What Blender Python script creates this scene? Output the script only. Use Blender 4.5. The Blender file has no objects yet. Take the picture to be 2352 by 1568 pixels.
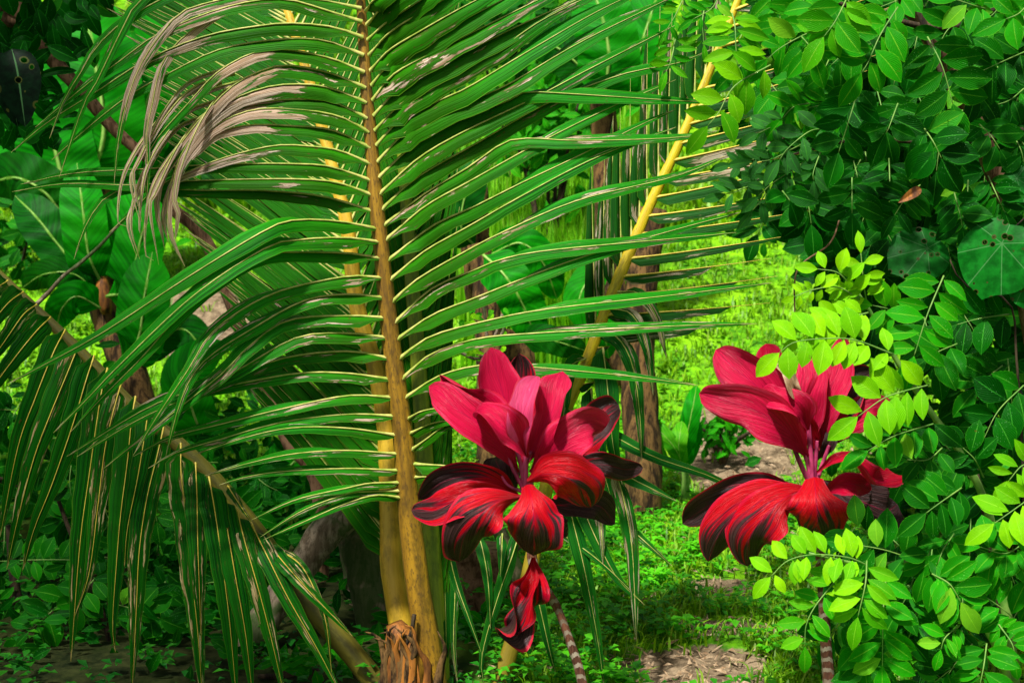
import bpy, math, random
import numpy as np
from mathutils import Vector, Matrix
random.seed(7)
R_ = math.radians
S = bpy.context.scene
COL = S.collection

# ------------------------------------------------------------------ camera, sky, sun, exposure
CAM = Vector((0, 0, 1.6)); PITCH = R_(-8)
cd = bpy.data.cameras.new("camera"); cam = bpy.data.objects.new("camera", cd); COL.objects.link(cam)
cam.location = CAM; cam.rotation_euler = (R_(90) + PITCH, 0, 0)
cd.lens = 50; cd.sensor_width = 36; cd.clip_end = 500; cd.clip_start = 0.05
cd.dof.use_dof = True; cd.dof.focus_distance = 3.85; cd.dof.aperture_fstop = 5.6
S.camera = cam
W = bpy.data.worlds.new("World"); S.world = W; W.use_nodes = True
wn = W.node_tree; bg = wn.nodes['Background']
sky = wn.nodes.new('ShaderNodeTexSky'); sky.sky_type = 'NISHITA'; sky.sun_disc = False
SUN_EL, SUN_AZ = R_(62), R_(-150)
sky.sun_elevation = SUN_EL; sky.sun_rotation = SUN_AZ
sky.air_density = 1.0; sky.dust_density = 4.0
hs = wn.nodes.new('ShaderNodeHueSaturation'); hs.inputs['Saturation'].default_value = 0.2
wn.links.new(sky.outputs[0], hs.inputs['Color']); wn.links.new(hs.outputs[0], bg.inputs[0])
bg.inputs[1].default_value = 0.065
sd = bpy.data.lights.new("sun", 'SUN'); sun = bpy.data.objects.new("sun", sd); COL.objects.link(sun)
sd.energy = 4.9; sd.angle = R_(4.5); sd.color = (1, .985, .93)
sdir = Vector((math.sin(SUN_AZ) * math.cos(SUN_EL), math.cos(SUN_AZ) * math.cos(SUN_EL), math.sin(SUN_EL)))
sun.rotation_euler = sdir.to_track_quat('Z', 'Y').to_euler()
S.view_settings.view_transform = 'Standard'; S.view_settings.look = 'None'
S.view_settings.exposure = 0.75; S.view_settings.gamma = 1

# ------------------------------------------------------------------ coordinates
FW = Vector((0, math.cos(PITCH), math.sin(PITCH))); UP = Vector((0, -math.sin(PITCH), math.cos(PITCH))); RT = Vector((1, 0, 0))
FOC = 3267.0
def P(x, y, d):
    return CAM + FW * d + RT * ((x - 1176) / FOC * d) - UP * ((y - 784) / FOC * d)
ZO = {0: (0, 0, 1), 1: (0, 0, .3401), 2: (752.6, 0, .3401), 3: (1552.3, 0, .3401), 4: (0, 517.4, .3401), 5: (752.6, 517.4, .3401),
      6: (1552.3, 517.4, .3401), 7: (0, 1034.9, .3401), 8: (752.6, 1034.9, .3401), 9: (1552.3, 1034.9, .3401),
      10: (922, 771.5, .348), 11: (1542.9, 771.5, .348)}
def zc(z, pts):
    ox, oy, s = ZO[z]; return [(ox + x * s, oy + y * s) for x, y in pts]
def path3(z, pts, d0, d1=None, bow=0.0):
    q = zc(z, pts); n = len(q) - 1
    if d1 is None: d1 = d0
    return [P(x, y, d0 + (d1 - d0) * i / n - bow * math.sin(math.pi * i / n)) for i, (x, y) in enumerate(q)]
def smooth(pts, n):
    pts = [Vector(p) for p in pts]
    if len(pts) == 2: return [pts[0].lerp(pts[1], i / (n - 1)) for i in range(n)]
    L = [0]
    for a, b in zip(pts, pts[1:]): L.append(L[-1] + max((b - a).length, 1e-6))
    T = L[-1]; ext = [pts[0] * 2 - pts[1]] + pts + [pts[-1] * 2 - pts[-2]]
    out = []
    for i in range(n):
        s = T * i / (n - 1); k = 0
        while k < len(pts) - 2 and s > L[k + 1]: k += 1
        u = (s - L[k]) / (L[k + 1] - L[k]); a, b, c, d = ext[k:k + 4]
        out.append(0.5 * ((2 * b) + (c - a) * u + (2 * a - 5 * b + 4 * c - d) * u * u + (3 * b - a - 3 * c + d) * u ** 3))
    return out
def tang(p, i):
    a = p[max(i - 1, 0)]; b = p[min(i + 1, len(p) - 1)]; t = b - a
    return t.normalized() if t.length > 1e-9 else Vector((0, 0, 1))

# ------------------------------------------------------------------ mesh builder
class MB:
    def __init__(s): s.v = []; s.f = []; s.uv = []; s.c = []; s.m = []
    def add(s, p, uv=(0, 0), c=(0, 0, 0)):
        s.v.append(tuple(p)); s.uv.append(uv); s.c.append((c[0], c[1], c[2], 1)); return len(s.v) - 1
    def grid(s, rows, uvs, cols, mat=0, close=False):
        base = len(s.v); n = len(rows); m = len(rows[0])
        for i in range(n):
            for j in range(m):
                s.add(rows[i][j], uvs[i][j], cols[i][j])
        for i in range(n - 1):
            for j in range(m if close else m - 1):
                j2 = (j + 1) % m
                s.f.append((base + i * m + j, base + i * m + j2, base + (i + 1) * m + j2, base + (i + 1) * m + j)); s.m.append(mat)
    def tube(s, pts, radii, k=8, mat=0, col=(0, 0, 0), ridge=0.0, flat=1.0, caps=True):
        n = len(pts); rows = []; uvs = []; cols = []
        ref = Vector((0.13, -1, 0.21)); Lc = 0
        for i in range(n):
            t = tang(pts, i); a = t.cross(ref)
            if a.length < 1e-3: a = t.cross(Vector((1, 0, 0)))
            a.normalize(); b = t.cross(a)
            if i: Lc += (pts[i] - pts[i - 1]).length
            r = radii[i] if isinstance(radii, (list, tuple)) else radii
            row = []
            for j in range(k):
                an = 2 * math.pi * j / k; rr = r * (1 + ridge * math.sin(an * 3 + i * .5) * .5 + ridge * (random.random() - .5))
                row.append(pts[i] + a * math.cos(an) * rr + b * math.sin(an) * rr * flat)
            rows.append(row); uvs.append([(j / k, Lc) for j in range(k)]); cols.append([col] * k)
        base = len(s.v); s.grid(rows, uvs, cols, mat, True)
        if caps:
            s.f.append(tuple(base + j for j in range(k))[::-1]); s.m.append(mat)
            s.f.append(tuple(base + (n - 1) * k + j for j in range(k))); s.m.append(mat)
    def build(s, name, mats, parent=None):
        me = bpy.data.meshes.new(name); me.from_pydata(s.v, [], s.f)
        if not isinstance(mats, (list, tuple)): mats = [mats]
        for m in mats: me.materials.append(m)
        me.polygons.foreach_set('material_index', s.m)
        me.polygons.foreach_set('use_smooth', [True] * len(s.f))
        li = np.empty(len(me.loops), dtype=np.int32); me.loops.foreach_get('vertex_index', li)
        ul = me.uv_layers.new(name='UVMap'); ul.data.foreach_set('uv', np.array(s.uv, dtype=np.float32)[li].ravel())
        ca = me.color_attributes.new(name='tone', type='FLOAT_COLOR', domain='POINT')
        ca.data.foreach_set('color', np.array(s.c, dtype=np.float32).ravel())
        me.update(); o = bpy.data.objects.new(name, me); COL.objects.link(o)
        if parent: o.parent = parent
        return o
def np_mesh(name, V, T, C, mat, smooth_=False, uv=None):
    me = bpy.data.meshes.new(name); nv, nt = len(V), len(T)
    me.vertices.add(nv); me.vertices.foreach_set('co', V.astype(np.float32).ravel())
    me.loops.add(nt * 3); me.loops.foreach_set('vertex_index', T.astype(np.int32).ravel())
    me.polygons.add(nt); me.polygons.foreach_set('loop_start', np.arange(0, nt * 3, 3, dtype=np.int32))
    try: me.polygons.foreach_set('loop_total', np.full(nt, 3, dtype=np.int32))
    except Exception: pass
    ca = me.color_attributes.new(name='tone', type='FLOAT_COLOR', domain='POINT')
    ca.data.foreach_set('color', np.hstack([C, np.ones((nv, 1))]).astype(np.float32).ravel())
    me.materials.append(mat); me.update(calc_edges=True); me.validate()
    o = bpy.data.objects.new(name, me); COL.objects.link(o); return o
def thing(name, label, cat, loc=(0, 0, 0), group=None):
    o = bpy.data.objects.new(name, None); COL.objects.link(o); o.location = loc; o.empty_display_size = .1
    o['label'] = label; o['category'] = cat
    if group: o['group'] = group
    return o
ROOTS = []
def fix_parent(root):      # parts are modelled in world space: keep them there under a root standing at its base
    bpy.context.view_layer.update()
    for c in root.children:
        if 'done' in c: continue
        c.matrix_parent_inverse = Matrix.Translation(root.location).inverted()
        c['done'] = 1
        del c['done']

# ------------------------------------------------------------------ materials
class NT:
    def __init__(s, name):
        s.m = bpy.data.materials.new(name); s.m.use_nodes = True; s.t = s.m.node_tree
        s.t.nodes.clear(); s.out = s.n('ShaderNodeOutputMaterial')
    def n(s, ty, **k):
        x = s.t.nodes.new(ty)
        for a, b in k.items(): setattr(x, a, b)
        return x
    def l(s, a, b): s.t.links.new(a, b)
    def val(s, sock, v):
        if hasattr(v, 'is_linked') or hasattr(v, 'links'): s.l(v, sock)
        else: sock.default_value = v
    def math(s, op, a, b=0.0, c=None, clamp=False):
        x = s.n('ShaderNodeMath', operation=op); x.use_clamp = clamp
        s.val(x.inputs[0], a); s.val(x.inputs[1], b)
        if c is not None: s.val(x.inputs[2], c)
        return x.outputs[0]
    def mix(s, f, a, b):
        x = s.n('ShaderNodeMix', data_type='RGBA'); s.val(x.inputs[0], f)
        s.val(x.inputs[6], a if not isinstance(a, tuple) else (*a, 1)); s.val(x.inputs[7], b if not isinstance(b, tuple) else (*b, 1))
        return x.outputs[2]
    def rng(s, v, a, b, c=0.0, d=1.0):
        x = s.n('ShaderNodeMapRange'); x.interpolation_type = 'SMOOTHSTEP'; s.val(x.inputs[0], v)
        for i, q in enumerate((a, b, c, d)): s.val(x.inputs[1 + i], q)
        return x.outputs[0]
    def noise(s, vec, scale, detail=3, rough=.6, dist=0.0):
        x = s.n('ShaderNodeTexNoise'); s.l(vec, x.inputs['Vector']); x.inputs['Scale'].default_value = scale
        x.inputs['Detail'].default_value = detail; x.inputs['Roughness'].default_value = rough; x.inputs['Distortion'].default_value = dist
        return x.outputs['Fac']
    def vec(s, x, y, z=0.0):
        c = s.n('ShaderNodeCombineXYZ'); s.val(c.inputs[0], x); s.val(c.inputs[1], y); s.val(c.inputs[2], z); return c.outputs[0]
    def uv(s):
        u = s.n('ShaderNodeUVMap', uv_map='UVMap'); x = s.n('ShaderNodeSeparateXYZ'); s.l(u.outputs[0], x.inputs[0]); return x.outputs[0], x.outputs[1]
    def pos(s): return s.n('ShaderNodeNewGeometry').outputs['Position']
    def tone(s):
        a = s.n('ShaderNodeAttribute', attribute_name='tone'); x = s.n('ShaderNodeSeparateColor'); s.l(a.outputs['Color'], x.inputs[0])
        return x.outputs[0], x.outputs[1], x.outputs[2]
    def leaf(s, col, rough=.42, trans=.3, bump=None, bs=.3, tcol=None, spec=.45, alpha=None):
        p = s.n('ShaderNodeBsdfPrincipled'); s.val(p.inputs['Base Color'], col if not isinstance(col, tuple) else (*col, 1))
        s.val(p.inputs['Roughness'], rough); p.inputs['Specular IOR Level'].default_value = spec
        if bump is not None:
            b = s.n('ShaderNodeBump'); b.inputs['Strength'].default_value = bs; b.inputs['Distance'].default_value = .004; s.l(bump, b.inputs['Height']); s.l(b.outputs[0], p.inputs['Normal'])
        o = p.outputs[0]
        if trans > 0:
            t = s.n('ShaderNodeBsdfTranslucent'); s.val(t.inputs[0], tcol if tcol is not None else (col if not isinstance(col, tuple) else (*col, 1)))
            mx = s.n('ShaderNodeMixShader'); mx.inputs[0].default_value = trans; s.l(o, mx.inputs[1]); s.l(t.outputs[0], mx.inputs[2]); o = mx.outputs[0]
        if alpha is not None:
            tr = s.n('ShaderNodeBsdfTransparent'); mx = s.n('ShaderNodeMixShader'); s.l(alpha, mx.inputs[0]); s.l(o, mx.inputs[1]); s.l(tr.outputs[0], mx.inputs[2]); o = mx.outputs[0]
        s.l(o, s.out.inputs[0]); return s.m

def mat_palm(name, lo, hi, tan=(.82, .65, .52), trans=.35, under=(.045, .115, .008)):
    n = NT(name); u, v = n.uv(); d, r, b = n.tone()
    fine = n.noise(n.vec(n.math('MULTIPLY', u, 26), n.math('MULTIPLY', v, 1.2), n.math('MULTIPLY', r, 30)), 1.0, 2, .5)
    wide = n.noise(n.vec(n.math('MULTIPLY', u, 2.2), n.math('MULTIPLY', v, 5), n.math('MULTIPLY', r, 50)), 1.0, 3, .6)
    c = n.mix(n.rng(fine, .3, .7), lo, hi)
    c = n.mix(b, c, under)                                    # underside olive towards the leaflet's base
    c = n.mix(n.math('MULTIPLY', n.rng(wide, .35, .75), .45), c, (hi[0] * .7 + .012, hi[1] * .95, hi[2] * .4))
    # rib and margins
    e = n.math('ABSOLUTE', n.math('SUBTRACT', u, .5))
    c = n.mix(n.rng(e, .475, .495, 0, .5), c, (.20, .36, .02))
    # scars
    sn = n.noise(n.vec(n.math('MULTIPLY', u, 5), n.math('MULTIPLY', v, 7), n.math('MULTIPLY', r, 90)), 1.0, 5, .62, .3)
    th = n.math('SUBTRACT', .735, n.math('MULTIPLY', d, .40))
    msk = n.rng(n.math('SUBTRACT', sn, th), .0, .025)
    halo = n.rng(n.math('SUBTRACT', sn, th), -.045, .0, 0, .7)
    c = n.mix(halo, c, (.07, .07, .012))
    tv = n.noise(n.vec(n.math('MULTIPLY', u, 14), n.math('MULTIPLY', v, 3), r), 1.0, 4, .7)
    tcol = n.mix(n.rng(tv, .42, .56), (tan[0] * .16, tan[1] * .15, tan[2] * .10), tan)
    tcol = n.mix(n.rng(wide, .3, .6, 0, .6), tcol, (tan[0] * .55, tan[1] * .42, tan[2] * .30))
    speck = n.noise(n.vec(n.math('MULTIPLY', u, 9), n.math('MULTIPLY', v, 38), n.math('MULTIPLY', r, 70)), 1.0, 2, .5)
    c = n.mix(n.rng(speck, .70, .74, 0, .8), c, (.10, .055, .012))
    c = n.mix(msk, c, tcol)
    return n.leaf(c, .45, trans, fine, .7, spec=.10)
def mat_simple(name, c1, c2, sc=8, rough=.6, trans=0.0, stretch=(1, 1, 1), bs=.3, spec=.4):
    n = NT(name); mp = n.n('ShaderNodeMapping'); mp.inputs['Scale'].default_value = stretch; n.l(n.pos(), mp.inputs[0])
    f = n.noise(mp.outputs[0], sc, 5, .65); c = n.mix(n.rng(f, .32, .68), c1, c2)
    return n.leaf(c, rough, trans, f, bs, spec=spec)
def mat_rachis(name, c1, c2, spot=(.08, .04, .01), amt=.62):
    n = NT(name); u, v = n.uv(); d, r, b = n.tone()
    f = n.noise(n.vec(n.math('MULTIPLY', u, 9), n.math('MULTIPLY', v, 4)), 1.0, 4, .6)
    c = n.mix(n.rng(f, .3, .7), c1, c2)
    bigp = n.noise(n.vec(n.math('MULTIPLY', u, 3), n.math('MULTIPLY', v, 5)), 1.0, 5, .75); c = n.mix(n.rng(bigp, .48, .62, 0, .65), c, (c1[0] * .45, c1[1] * .5, c1[2] * .5))
    g = n.noise(n.vec(n.math('MULTIPLY', u, 30), n.math('MULTIPLY', v, 45)), 1.0, 4, .7)
    c = n.mix(n.rng(g, amt, amt + .1, 0, .75), c, spot)
    c = n.mix(d, c, n.mix(f, (.10, .075, .006), (.20, .14, .010)))
    return n.leaf(c, .45, 0, g, .35)
def mat_cordyline(name):
    n = NT(name); u, v = n.uv(); dk, r, pk = n.tone()
    e = n.math('ABSOLUTE', n.math('SUBTRACT', u, .5))           # 0 midrib .. .5 margin
    # veins leave the midrib and run towards the margin and the tip
    w = n.math('SUBTRACT', n.math('MULTIPLY', e, 5.5), n.math('MULTIPLY', v, 2.6))
    side = n.math('GREATER_THAN', u, .5)
    st = n.noise(n.vec(w, n.math('MULTIPLY', v, .5), n.math('ADD', n.math('MULTIPLY', r, 40), n.math('MULTIPLY', side, 7))), 1.5, 3, .55)
    mot = n.noise(n.vec(n.math('MULTIPLY', u, 40), n.math('MULTIPLY', v, 50), r), 1.0, 3, .6); fine = n.noise(n.vec(n.math('MULTIPLY', w, 9), n.math('MULTIPLY', v, 1.0), r), 1.5, 3, .6)
    red = n.mix(n.rng(fine, .35, .65), (.38, .0006, .020), (.60, .0012, .050))
    red = n.mix(n.rng(dk, .2, .36), red, n.mix(n.rng(fine, .35, .65), (.36, .0006, .005), (.58, .0008, .010)))
    red = n.mix(pk, red, (.80, .14, .36))
    th = n.math('SUBTRACT', 1.12, dk)
    thv = n.math('ADD', th, n.math('MULTIPLY', n.math('SUBTRACT', .58, v), n.math('MULTIPLY', n.rng(dk, .25, .4), .62)))
    msk = n.rng(n.math('ADD', st, n.math('MULTIPLY', fine, .06)), n.math('MULTIPLY', thv, .82), n.math('ADD', n.math('MULTIPLY', thv, .82), .09))
    dark = n.mix(n.rng(fine, .35, .7), (.012, .004, .005), (.085, .036, .036))
    c = n.mix(n.rng(n.math('ADD', st, .07), n.math('MULTIPLY', thv, .82), n.math('ADD', n.math('MULTIPLY', thv, .82), .07), 0, .6), red, (.20, .002, .030))
    c = n.mix(msk, c, dark)
    c = n.mix(n.math('MULTIPLY', n.rng(n.math('ADD', e, n.math('MULTIPLY', st, .05)), .462, .50, 0, .9), n.math('LESS_THAN', dk, .8)), c, (.50, .006, .03))
    c = n.mix(n.rng(e, .018, .006, 0, .45), c, (.30, .004, .05)); c = n.mix(n.rng(mot, .72, .76, 0, .6), c, (.16, .06, .05))
    return n.leaf(c, n.rng(fine, .2, .8, .28, .42), .18, n.math('ADD', n.math('MULTIPLY', st, .6), fine), .9, spec=.2)
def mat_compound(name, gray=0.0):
    n = NT(name); u, v = n.uv(); t, r, b = n.tone()     # t: 0 old dark leaf, or fill darkened for shade .. 1 new lime leaf
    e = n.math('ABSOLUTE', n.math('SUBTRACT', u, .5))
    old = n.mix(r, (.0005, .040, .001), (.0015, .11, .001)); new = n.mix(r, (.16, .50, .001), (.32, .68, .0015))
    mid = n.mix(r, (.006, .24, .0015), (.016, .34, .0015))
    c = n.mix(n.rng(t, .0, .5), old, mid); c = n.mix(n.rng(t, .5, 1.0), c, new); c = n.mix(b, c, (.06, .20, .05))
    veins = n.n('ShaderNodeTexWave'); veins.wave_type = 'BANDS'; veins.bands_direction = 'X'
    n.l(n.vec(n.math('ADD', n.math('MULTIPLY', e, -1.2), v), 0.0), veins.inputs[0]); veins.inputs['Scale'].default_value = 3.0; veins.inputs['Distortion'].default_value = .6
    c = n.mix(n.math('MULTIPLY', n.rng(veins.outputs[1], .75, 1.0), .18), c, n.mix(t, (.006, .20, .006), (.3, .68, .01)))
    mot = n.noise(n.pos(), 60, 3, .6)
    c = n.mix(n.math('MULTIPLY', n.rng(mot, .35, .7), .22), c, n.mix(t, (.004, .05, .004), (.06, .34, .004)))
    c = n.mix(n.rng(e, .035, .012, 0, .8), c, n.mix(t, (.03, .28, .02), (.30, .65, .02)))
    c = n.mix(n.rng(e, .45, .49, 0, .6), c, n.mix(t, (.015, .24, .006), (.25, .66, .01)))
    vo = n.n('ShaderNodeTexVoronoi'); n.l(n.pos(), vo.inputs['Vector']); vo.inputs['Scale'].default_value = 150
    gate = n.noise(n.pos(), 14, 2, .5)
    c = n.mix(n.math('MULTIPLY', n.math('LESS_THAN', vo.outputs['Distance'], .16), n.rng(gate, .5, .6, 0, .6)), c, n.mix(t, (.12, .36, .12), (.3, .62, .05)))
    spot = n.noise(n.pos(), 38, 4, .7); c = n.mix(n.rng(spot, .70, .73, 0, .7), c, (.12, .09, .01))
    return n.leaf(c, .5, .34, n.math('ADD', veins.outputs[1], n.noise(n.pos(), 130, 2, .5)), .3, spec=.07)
def mat_banana(name, lo, hi, holes=False):
    n = NT(name); u, v = n.uv(); t, r, b = n.tone()
    e = n.math('ABSOLUTE', n.math('SUBTRACT', u, .5))
    f = n.noise(n.vec(n.math('ADD', n.math('MULTIPLY', v, 60), n.math('MULTIPLY', e, -14)), n.math('MULTIPLY', u, 1.0), r), 1.0, 3, .6)
    c = n.mix(n.rng(f, .3, .7), lo, hi)
    big = n.noise(n.pos(), 3, 3, .5); c = n.mix(n.rng(big, .4, .7, 0, .35), c, (hi[0] * 2 + .01, hi[1] * 1.3, hi[2] * .5))
    c = n.mix(n.rng(e, .035, .015, 0, .85), c, (.20, .42, .05))
    c = n.mix(t, c, (.22, .12, .04))
    return n.leaf(c, .55, .42, f, .5, spec=.1)
def mat_bark(name, c1, c2, moss=0.0, rings=False, mosscol=(.03, .08, .01)):
    n = NT(name); u, v = n.uv()
    mp = n.n('ShaderNodeMapping'); mp.inputs['Scale'].default_value = (1, 1, .25); n.l(n.pos(), mp.inputs[0])
    f = n.noise(mp.outputs[0], 28, 6, .7, .4); g = n.noise(n.pos(), 9, 4, .6)
    c = n.mix(n.rng(f, .40, .58), c1, c2); kk = n.noise(mp.outputs[0], 90, 4, .7); c = n.mix(n.rng(kk, .52, .62, 0, .6), c, tuple(q * .35 for q in c1))
    if rings:
        j = n.noise(n.vec(n.math('MULTIPLY', u, 2), n.math('MULTIPLY', v, 3)), 2.0, 3)
        sw = n.math('FRACT', n.math('ADD', n.math('MULTIPLY', v, 34), n.math('ADD', n.math('MULTIPLY', j, 1.1), n.math('MULTIPLY', n.math('PINGPONG', n.math('MULTIPLY', u, 2), .5), .7))))
        c = n.mix(n.rng(sw, .58, .66), c, n.mix(n.rng(g, .3, .7), (.13, .09, .06), (.30, .24, .18)))
    if moss: c = n.mix(n.rng(g, .55 - moss * .3, .7 - moss * .3, 0, .8), c, mosscol)
    return n.leaf(c, .85, 0, f, .9, spec=.2)

M = {}
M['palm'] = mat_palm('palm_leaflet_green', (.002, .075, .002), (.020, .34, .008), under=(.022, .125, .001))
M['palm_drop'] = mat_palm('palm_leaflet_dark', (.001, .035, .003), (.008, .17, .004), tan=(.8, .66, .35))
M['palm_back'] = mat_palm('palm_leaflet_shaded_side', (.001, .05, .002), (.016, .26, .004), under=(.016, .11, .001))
M['palm_white'] = mat_palm('palm_leaflet_spotted', (.001, .045, .005), (.009, .16, .009), tan=(.62, .55, .40), under=(.010, .06, .006))
M['rib'] = mat_simple('palm_rib_yellow', (.22, .30, .03), (.50, .46, .13), 30, .45)
M['ribgold'] = mat_simple('palm_rib_gold', (.50, .36, .03), (.66, .50, .07), 30, .45)
M['rachis'] = mat_rachis('rachis_brown_gold', (.15, .075, .008), (.36, .19, .010), amt=.52)
M['rachis_y'] = mat_rachis('rachis_yellow', (.50, .29, .012), (.66, .42, .03), amt=.7)
M['rachis_g'] = mat_rachis('rachis_green', (.14, .20, .006), (.26, .30, .012), amt=.75)
M['rachis_yy'] = mat_rachis('rachis_bright_yellow', (.48, .32, .004), (.62, .46, .008), amt=.6)
M['rachis_o'] = mat_rachis('petiole_olive', (.08, .07, .008), (.15, .13, .012), amt=.7)
M['cord'] = mat_cordyline('cordyline_leaf')
M['cordstem'] = mat_bark('cordyline_stem', (.06, .022, .012), (.15, .055, .03), rings=True)
M['petiole'] = mat_simple('cordyline_petiole', (.16, .004, .035), (.50, .05, .14), 40, .4, .1, (1, 1, .1))
M['comp'] = mat_compound('compound_leaflet')
M['twig'] = mat_simple('green_twig', (.07, .20, .02), (.17, .30, .05), 20, .6)
M['twigdark'] = mat_bark('dark_twig', (.018, .012, .007), (.06, .04, .02))
M['barkbrown'] = mat_bark('brown_bark', (.09, .045, .02), (.24, .13, .07))
M['barkgrey'] = mat_bark('grey_bark', (.14, .10, .06), (.34, .26, .18), moss=.3)
M['barkmoss'] = mat_bark('mossy_bark', (.10, .07, .04), (.30, .22, .14), moss=.7)
M['deadtrunk'] = mat_bark('rotten_trunk', (.02, .010, .004), (.17, .09, .028))
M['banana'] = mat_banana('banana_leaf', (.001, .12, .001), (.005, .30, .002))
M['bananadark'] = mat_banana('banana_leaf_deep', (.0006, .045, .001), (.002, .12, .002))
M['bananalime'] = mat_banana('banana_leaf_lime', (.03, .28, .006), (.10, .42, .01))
M['fibre'] = mat_simple('orange_sheath_fibre', (.06, .018, .004), (.48, .17, .02), 30, .7, .15, (1, 1, .2), .8)
M['deadleaf'] = mat_simple('dry_leaf', (.22, .12, .05), (.50, .36, .22), 40, .75, .2, (1, 1, .3), .8)

# ------------------------------------------------------------------ terrain and sky-lit hillside
def sstep(a, b, x):
    t = min(max((x - a) / (b - a), 0), 1); return t * t * (3 - 2 * t)
def hill(x, y):
    h = .30 * max(0, y - 6.2) * sstep(6.0, 8.0, y) + .20 * max(0, y - 11)
    h += .035 * math.sin(x * 2.1 + 1) * math.sin(y * 1.7) + .02 * math.sin(x * 6.3) * math.sin(y * 5.1 + 2)
    h += .12 * sstep(.2, -1.4, x) * sstep(5.0, 6.5, y)
    return h
def ground_hit(dx, dy):
    d = 3.0
    while d < 40:
        p = P(dx, dy, d)
        if p.z <= hill(p.x, p.y): return p
        d += .02
    return P(dx, dy, 20)
PATCH = [(1680, 1050, .34, .55), (1650, 1345, .16, .14), (1590, 1530, .28, .20), (1690, 1440, .26, .12), (470, 745, .60, .9), (1740, 1090, .22, .3)]
PATCH[4] = (450, 735, .38, .45)
patches = [(ground_hit(a, b), rx, ry) for a, b, rx, ry in PATCH]
def soil(x, y):
    s = 0
    for p, rx, ry in patches:
        q = ((x - p.x) / rx) ** 2 + ((y - p.y) / ry) ** 2
        s = max(s, 1 - sstep(.45, 1.25, q))
    return s
def mat_ground():
    n = NT('ground_soil'); s, g, b = n.tone(); p = n.pos()
    f = n.noise(p, 14, 8, .72); k = n.noise(p, 2.2, 4, .6); v = n.noise(p, 70, 4, .7)
    so = n.mix(n.rng(f, .35, .65), (.05, .033, .018), (.23, .165, .10)); so = n.mix(n.rng(v, .55, .7, 0, .7), so, (.40, .31, .18))
    gr = n.mix(n.rng(f, .35, .65), (.015, .10, .003), (.13, .38, .004)); gr = n.mix(n.rng(k, .45, .65, 0, .6), gr, (.26, .54, .005))
    gr = n.mix(n.rng(v, .5, .65, 0, .6), gr, (.03, .11, .01))
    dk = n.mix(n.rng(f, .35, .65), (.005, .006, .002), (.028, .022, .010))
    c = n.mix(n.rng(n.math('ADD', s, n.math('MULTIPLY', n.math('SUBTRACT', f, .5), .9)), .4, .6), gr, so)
    c = n.mix(g, c, dk)  # painted shade laid over soil and grass
    return n.leaf(c, .95, 0, f, 1.0, spec=.1)
def make_ground():
    xs = np.concatenate([np.linspace(-60, -5, 24)[:-1], np.linspace(-5, 5, 150), np.linspace(5, 60, 24)[1:]])
    ys = np.concatenate([np.linspace(-40, 2, 14)[:-1], np.linspace(2, 12, 170), np.linspace(12, 120, 50)[1:]])
    b = MB(); rows = []; uv = []; cl = []
    for y in ys:
        r = []; c = []
        for x in xs:
            hh = hill(x, min(y, 45)) if y > 0 else hill(x, 0)
            s = soil(x, y) if 3 < y < 12 else 0
            r.append((x, y, hh + random.uniform(-.008, .008) - .03 * s)); 
            left = sstep(.25, -.25, x) * sstep(6.4, 5.4, y); right_shade = sstep(1.15, 1.5, x) * sstep(6.5, 5.8, y)
            c.append((s, max(left, right_shade) * (.95), 0))  # undergrowth shade painted into the ground colour on both sides
        rows.append(r); uv.append([(x, y) for x in xs]); cl.append(c)
    b.grid(rows, uv, cl); o = b.build('ground', mat_ground()); o['kind'] = 'structure'; return o
make_ground()

# grass and ground cover: nobody could count them
def frustum_ok(x, y, z, mx=.08):
    return True
def scatter_grass(name, label, cat, n, region, hgt, wid, lean, tones, mat, soilmax=.45, seed=1, dens=None):
    rg = np.random.RandomState(seed); V = []; T = []; C = []
    (ya, yb) = region; k = 0; tries = 0
    while k < n and tries < n * 8:
        tries += 1
        y = ya + (yb - ya) * rg.rand() ** 1.3
        x = rg.uniform(-.40, .40) * y * 1.02
        if dens is not None and rg.rand() > dens(x, y): continue
        if soil(x, y) + .35 * math.sin(x * 31) * math.sin(y * 27) > soilmax * rg.rand() * 2: continue
        z = hill(x, y); clump = rg.randint(3, 7); tn = tones[0] + (tones[1] - tones[0]) * rg.rand()
        for _ in range(clump):
            a = rg.rand() * 6.283; h = hgt * (.5 + rg.rand() * .9) * (1 + (y - 5) * .05); w = wid * (.6 + .8 * rg.rand()) * (1 + (y - 5) * .08)
            ln = lean * (.2 + rg.rand()); dx, dy = math.cos(a), math.sin(a); px, py = x + rg.normal(0, .02), y + rg.normal(0, .02)
            s = len(V); ox, oy = -dy * w / 2, dx * w / 2
            V += [(px - ox, py - oy, z - .01), (px + ox, py + oy, z - .01),
                  (px + dx * ln * h * .4 - ox * .9, py + dy * ln * h * .4 - oy * .9, z + h * .55), (px + dx * ln * h * .4 + ox * .9, py + dy * ln * h * .4 + oy * .9, z + h * .55),
                  (px + dx * ln * h, py + dy * ln * h, z + h * (.95 - .3 * ln))]
            T += [(s, s + 1, s + 3), (s, s + 3, s + 2), (s + 2, s + 3, s + 4)]
            cc = (min(1, max(0, tn + rg.normal(0, .12))), rg.rand(), 0); C += [cc] * 5; k += 1
    o = np_mesh(name, np.array(V), np.array(T), np.array(C), mat); o['kind'] = 'stuff'; o['label'] = label; o['category'] = cat; return o
def mat_grass(name, a, b):
    n = NT(name); t, r, q = n.tone(); c = n.mix(t, a, b); c = n.mix(n.math('MULTIPLY', n.rng(r, .75, .95), .5), c, (.32, .36, .05))
    return n.leaf(c, .5, .45)
M['grass'] = mat_grass('grass_blade', (.015, .13, .002), (.30, .60, .004))
M['rice'] = mat_grass('tall_grass_blade', (.03, .28, .002), (.24, .64, .004))
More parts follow.
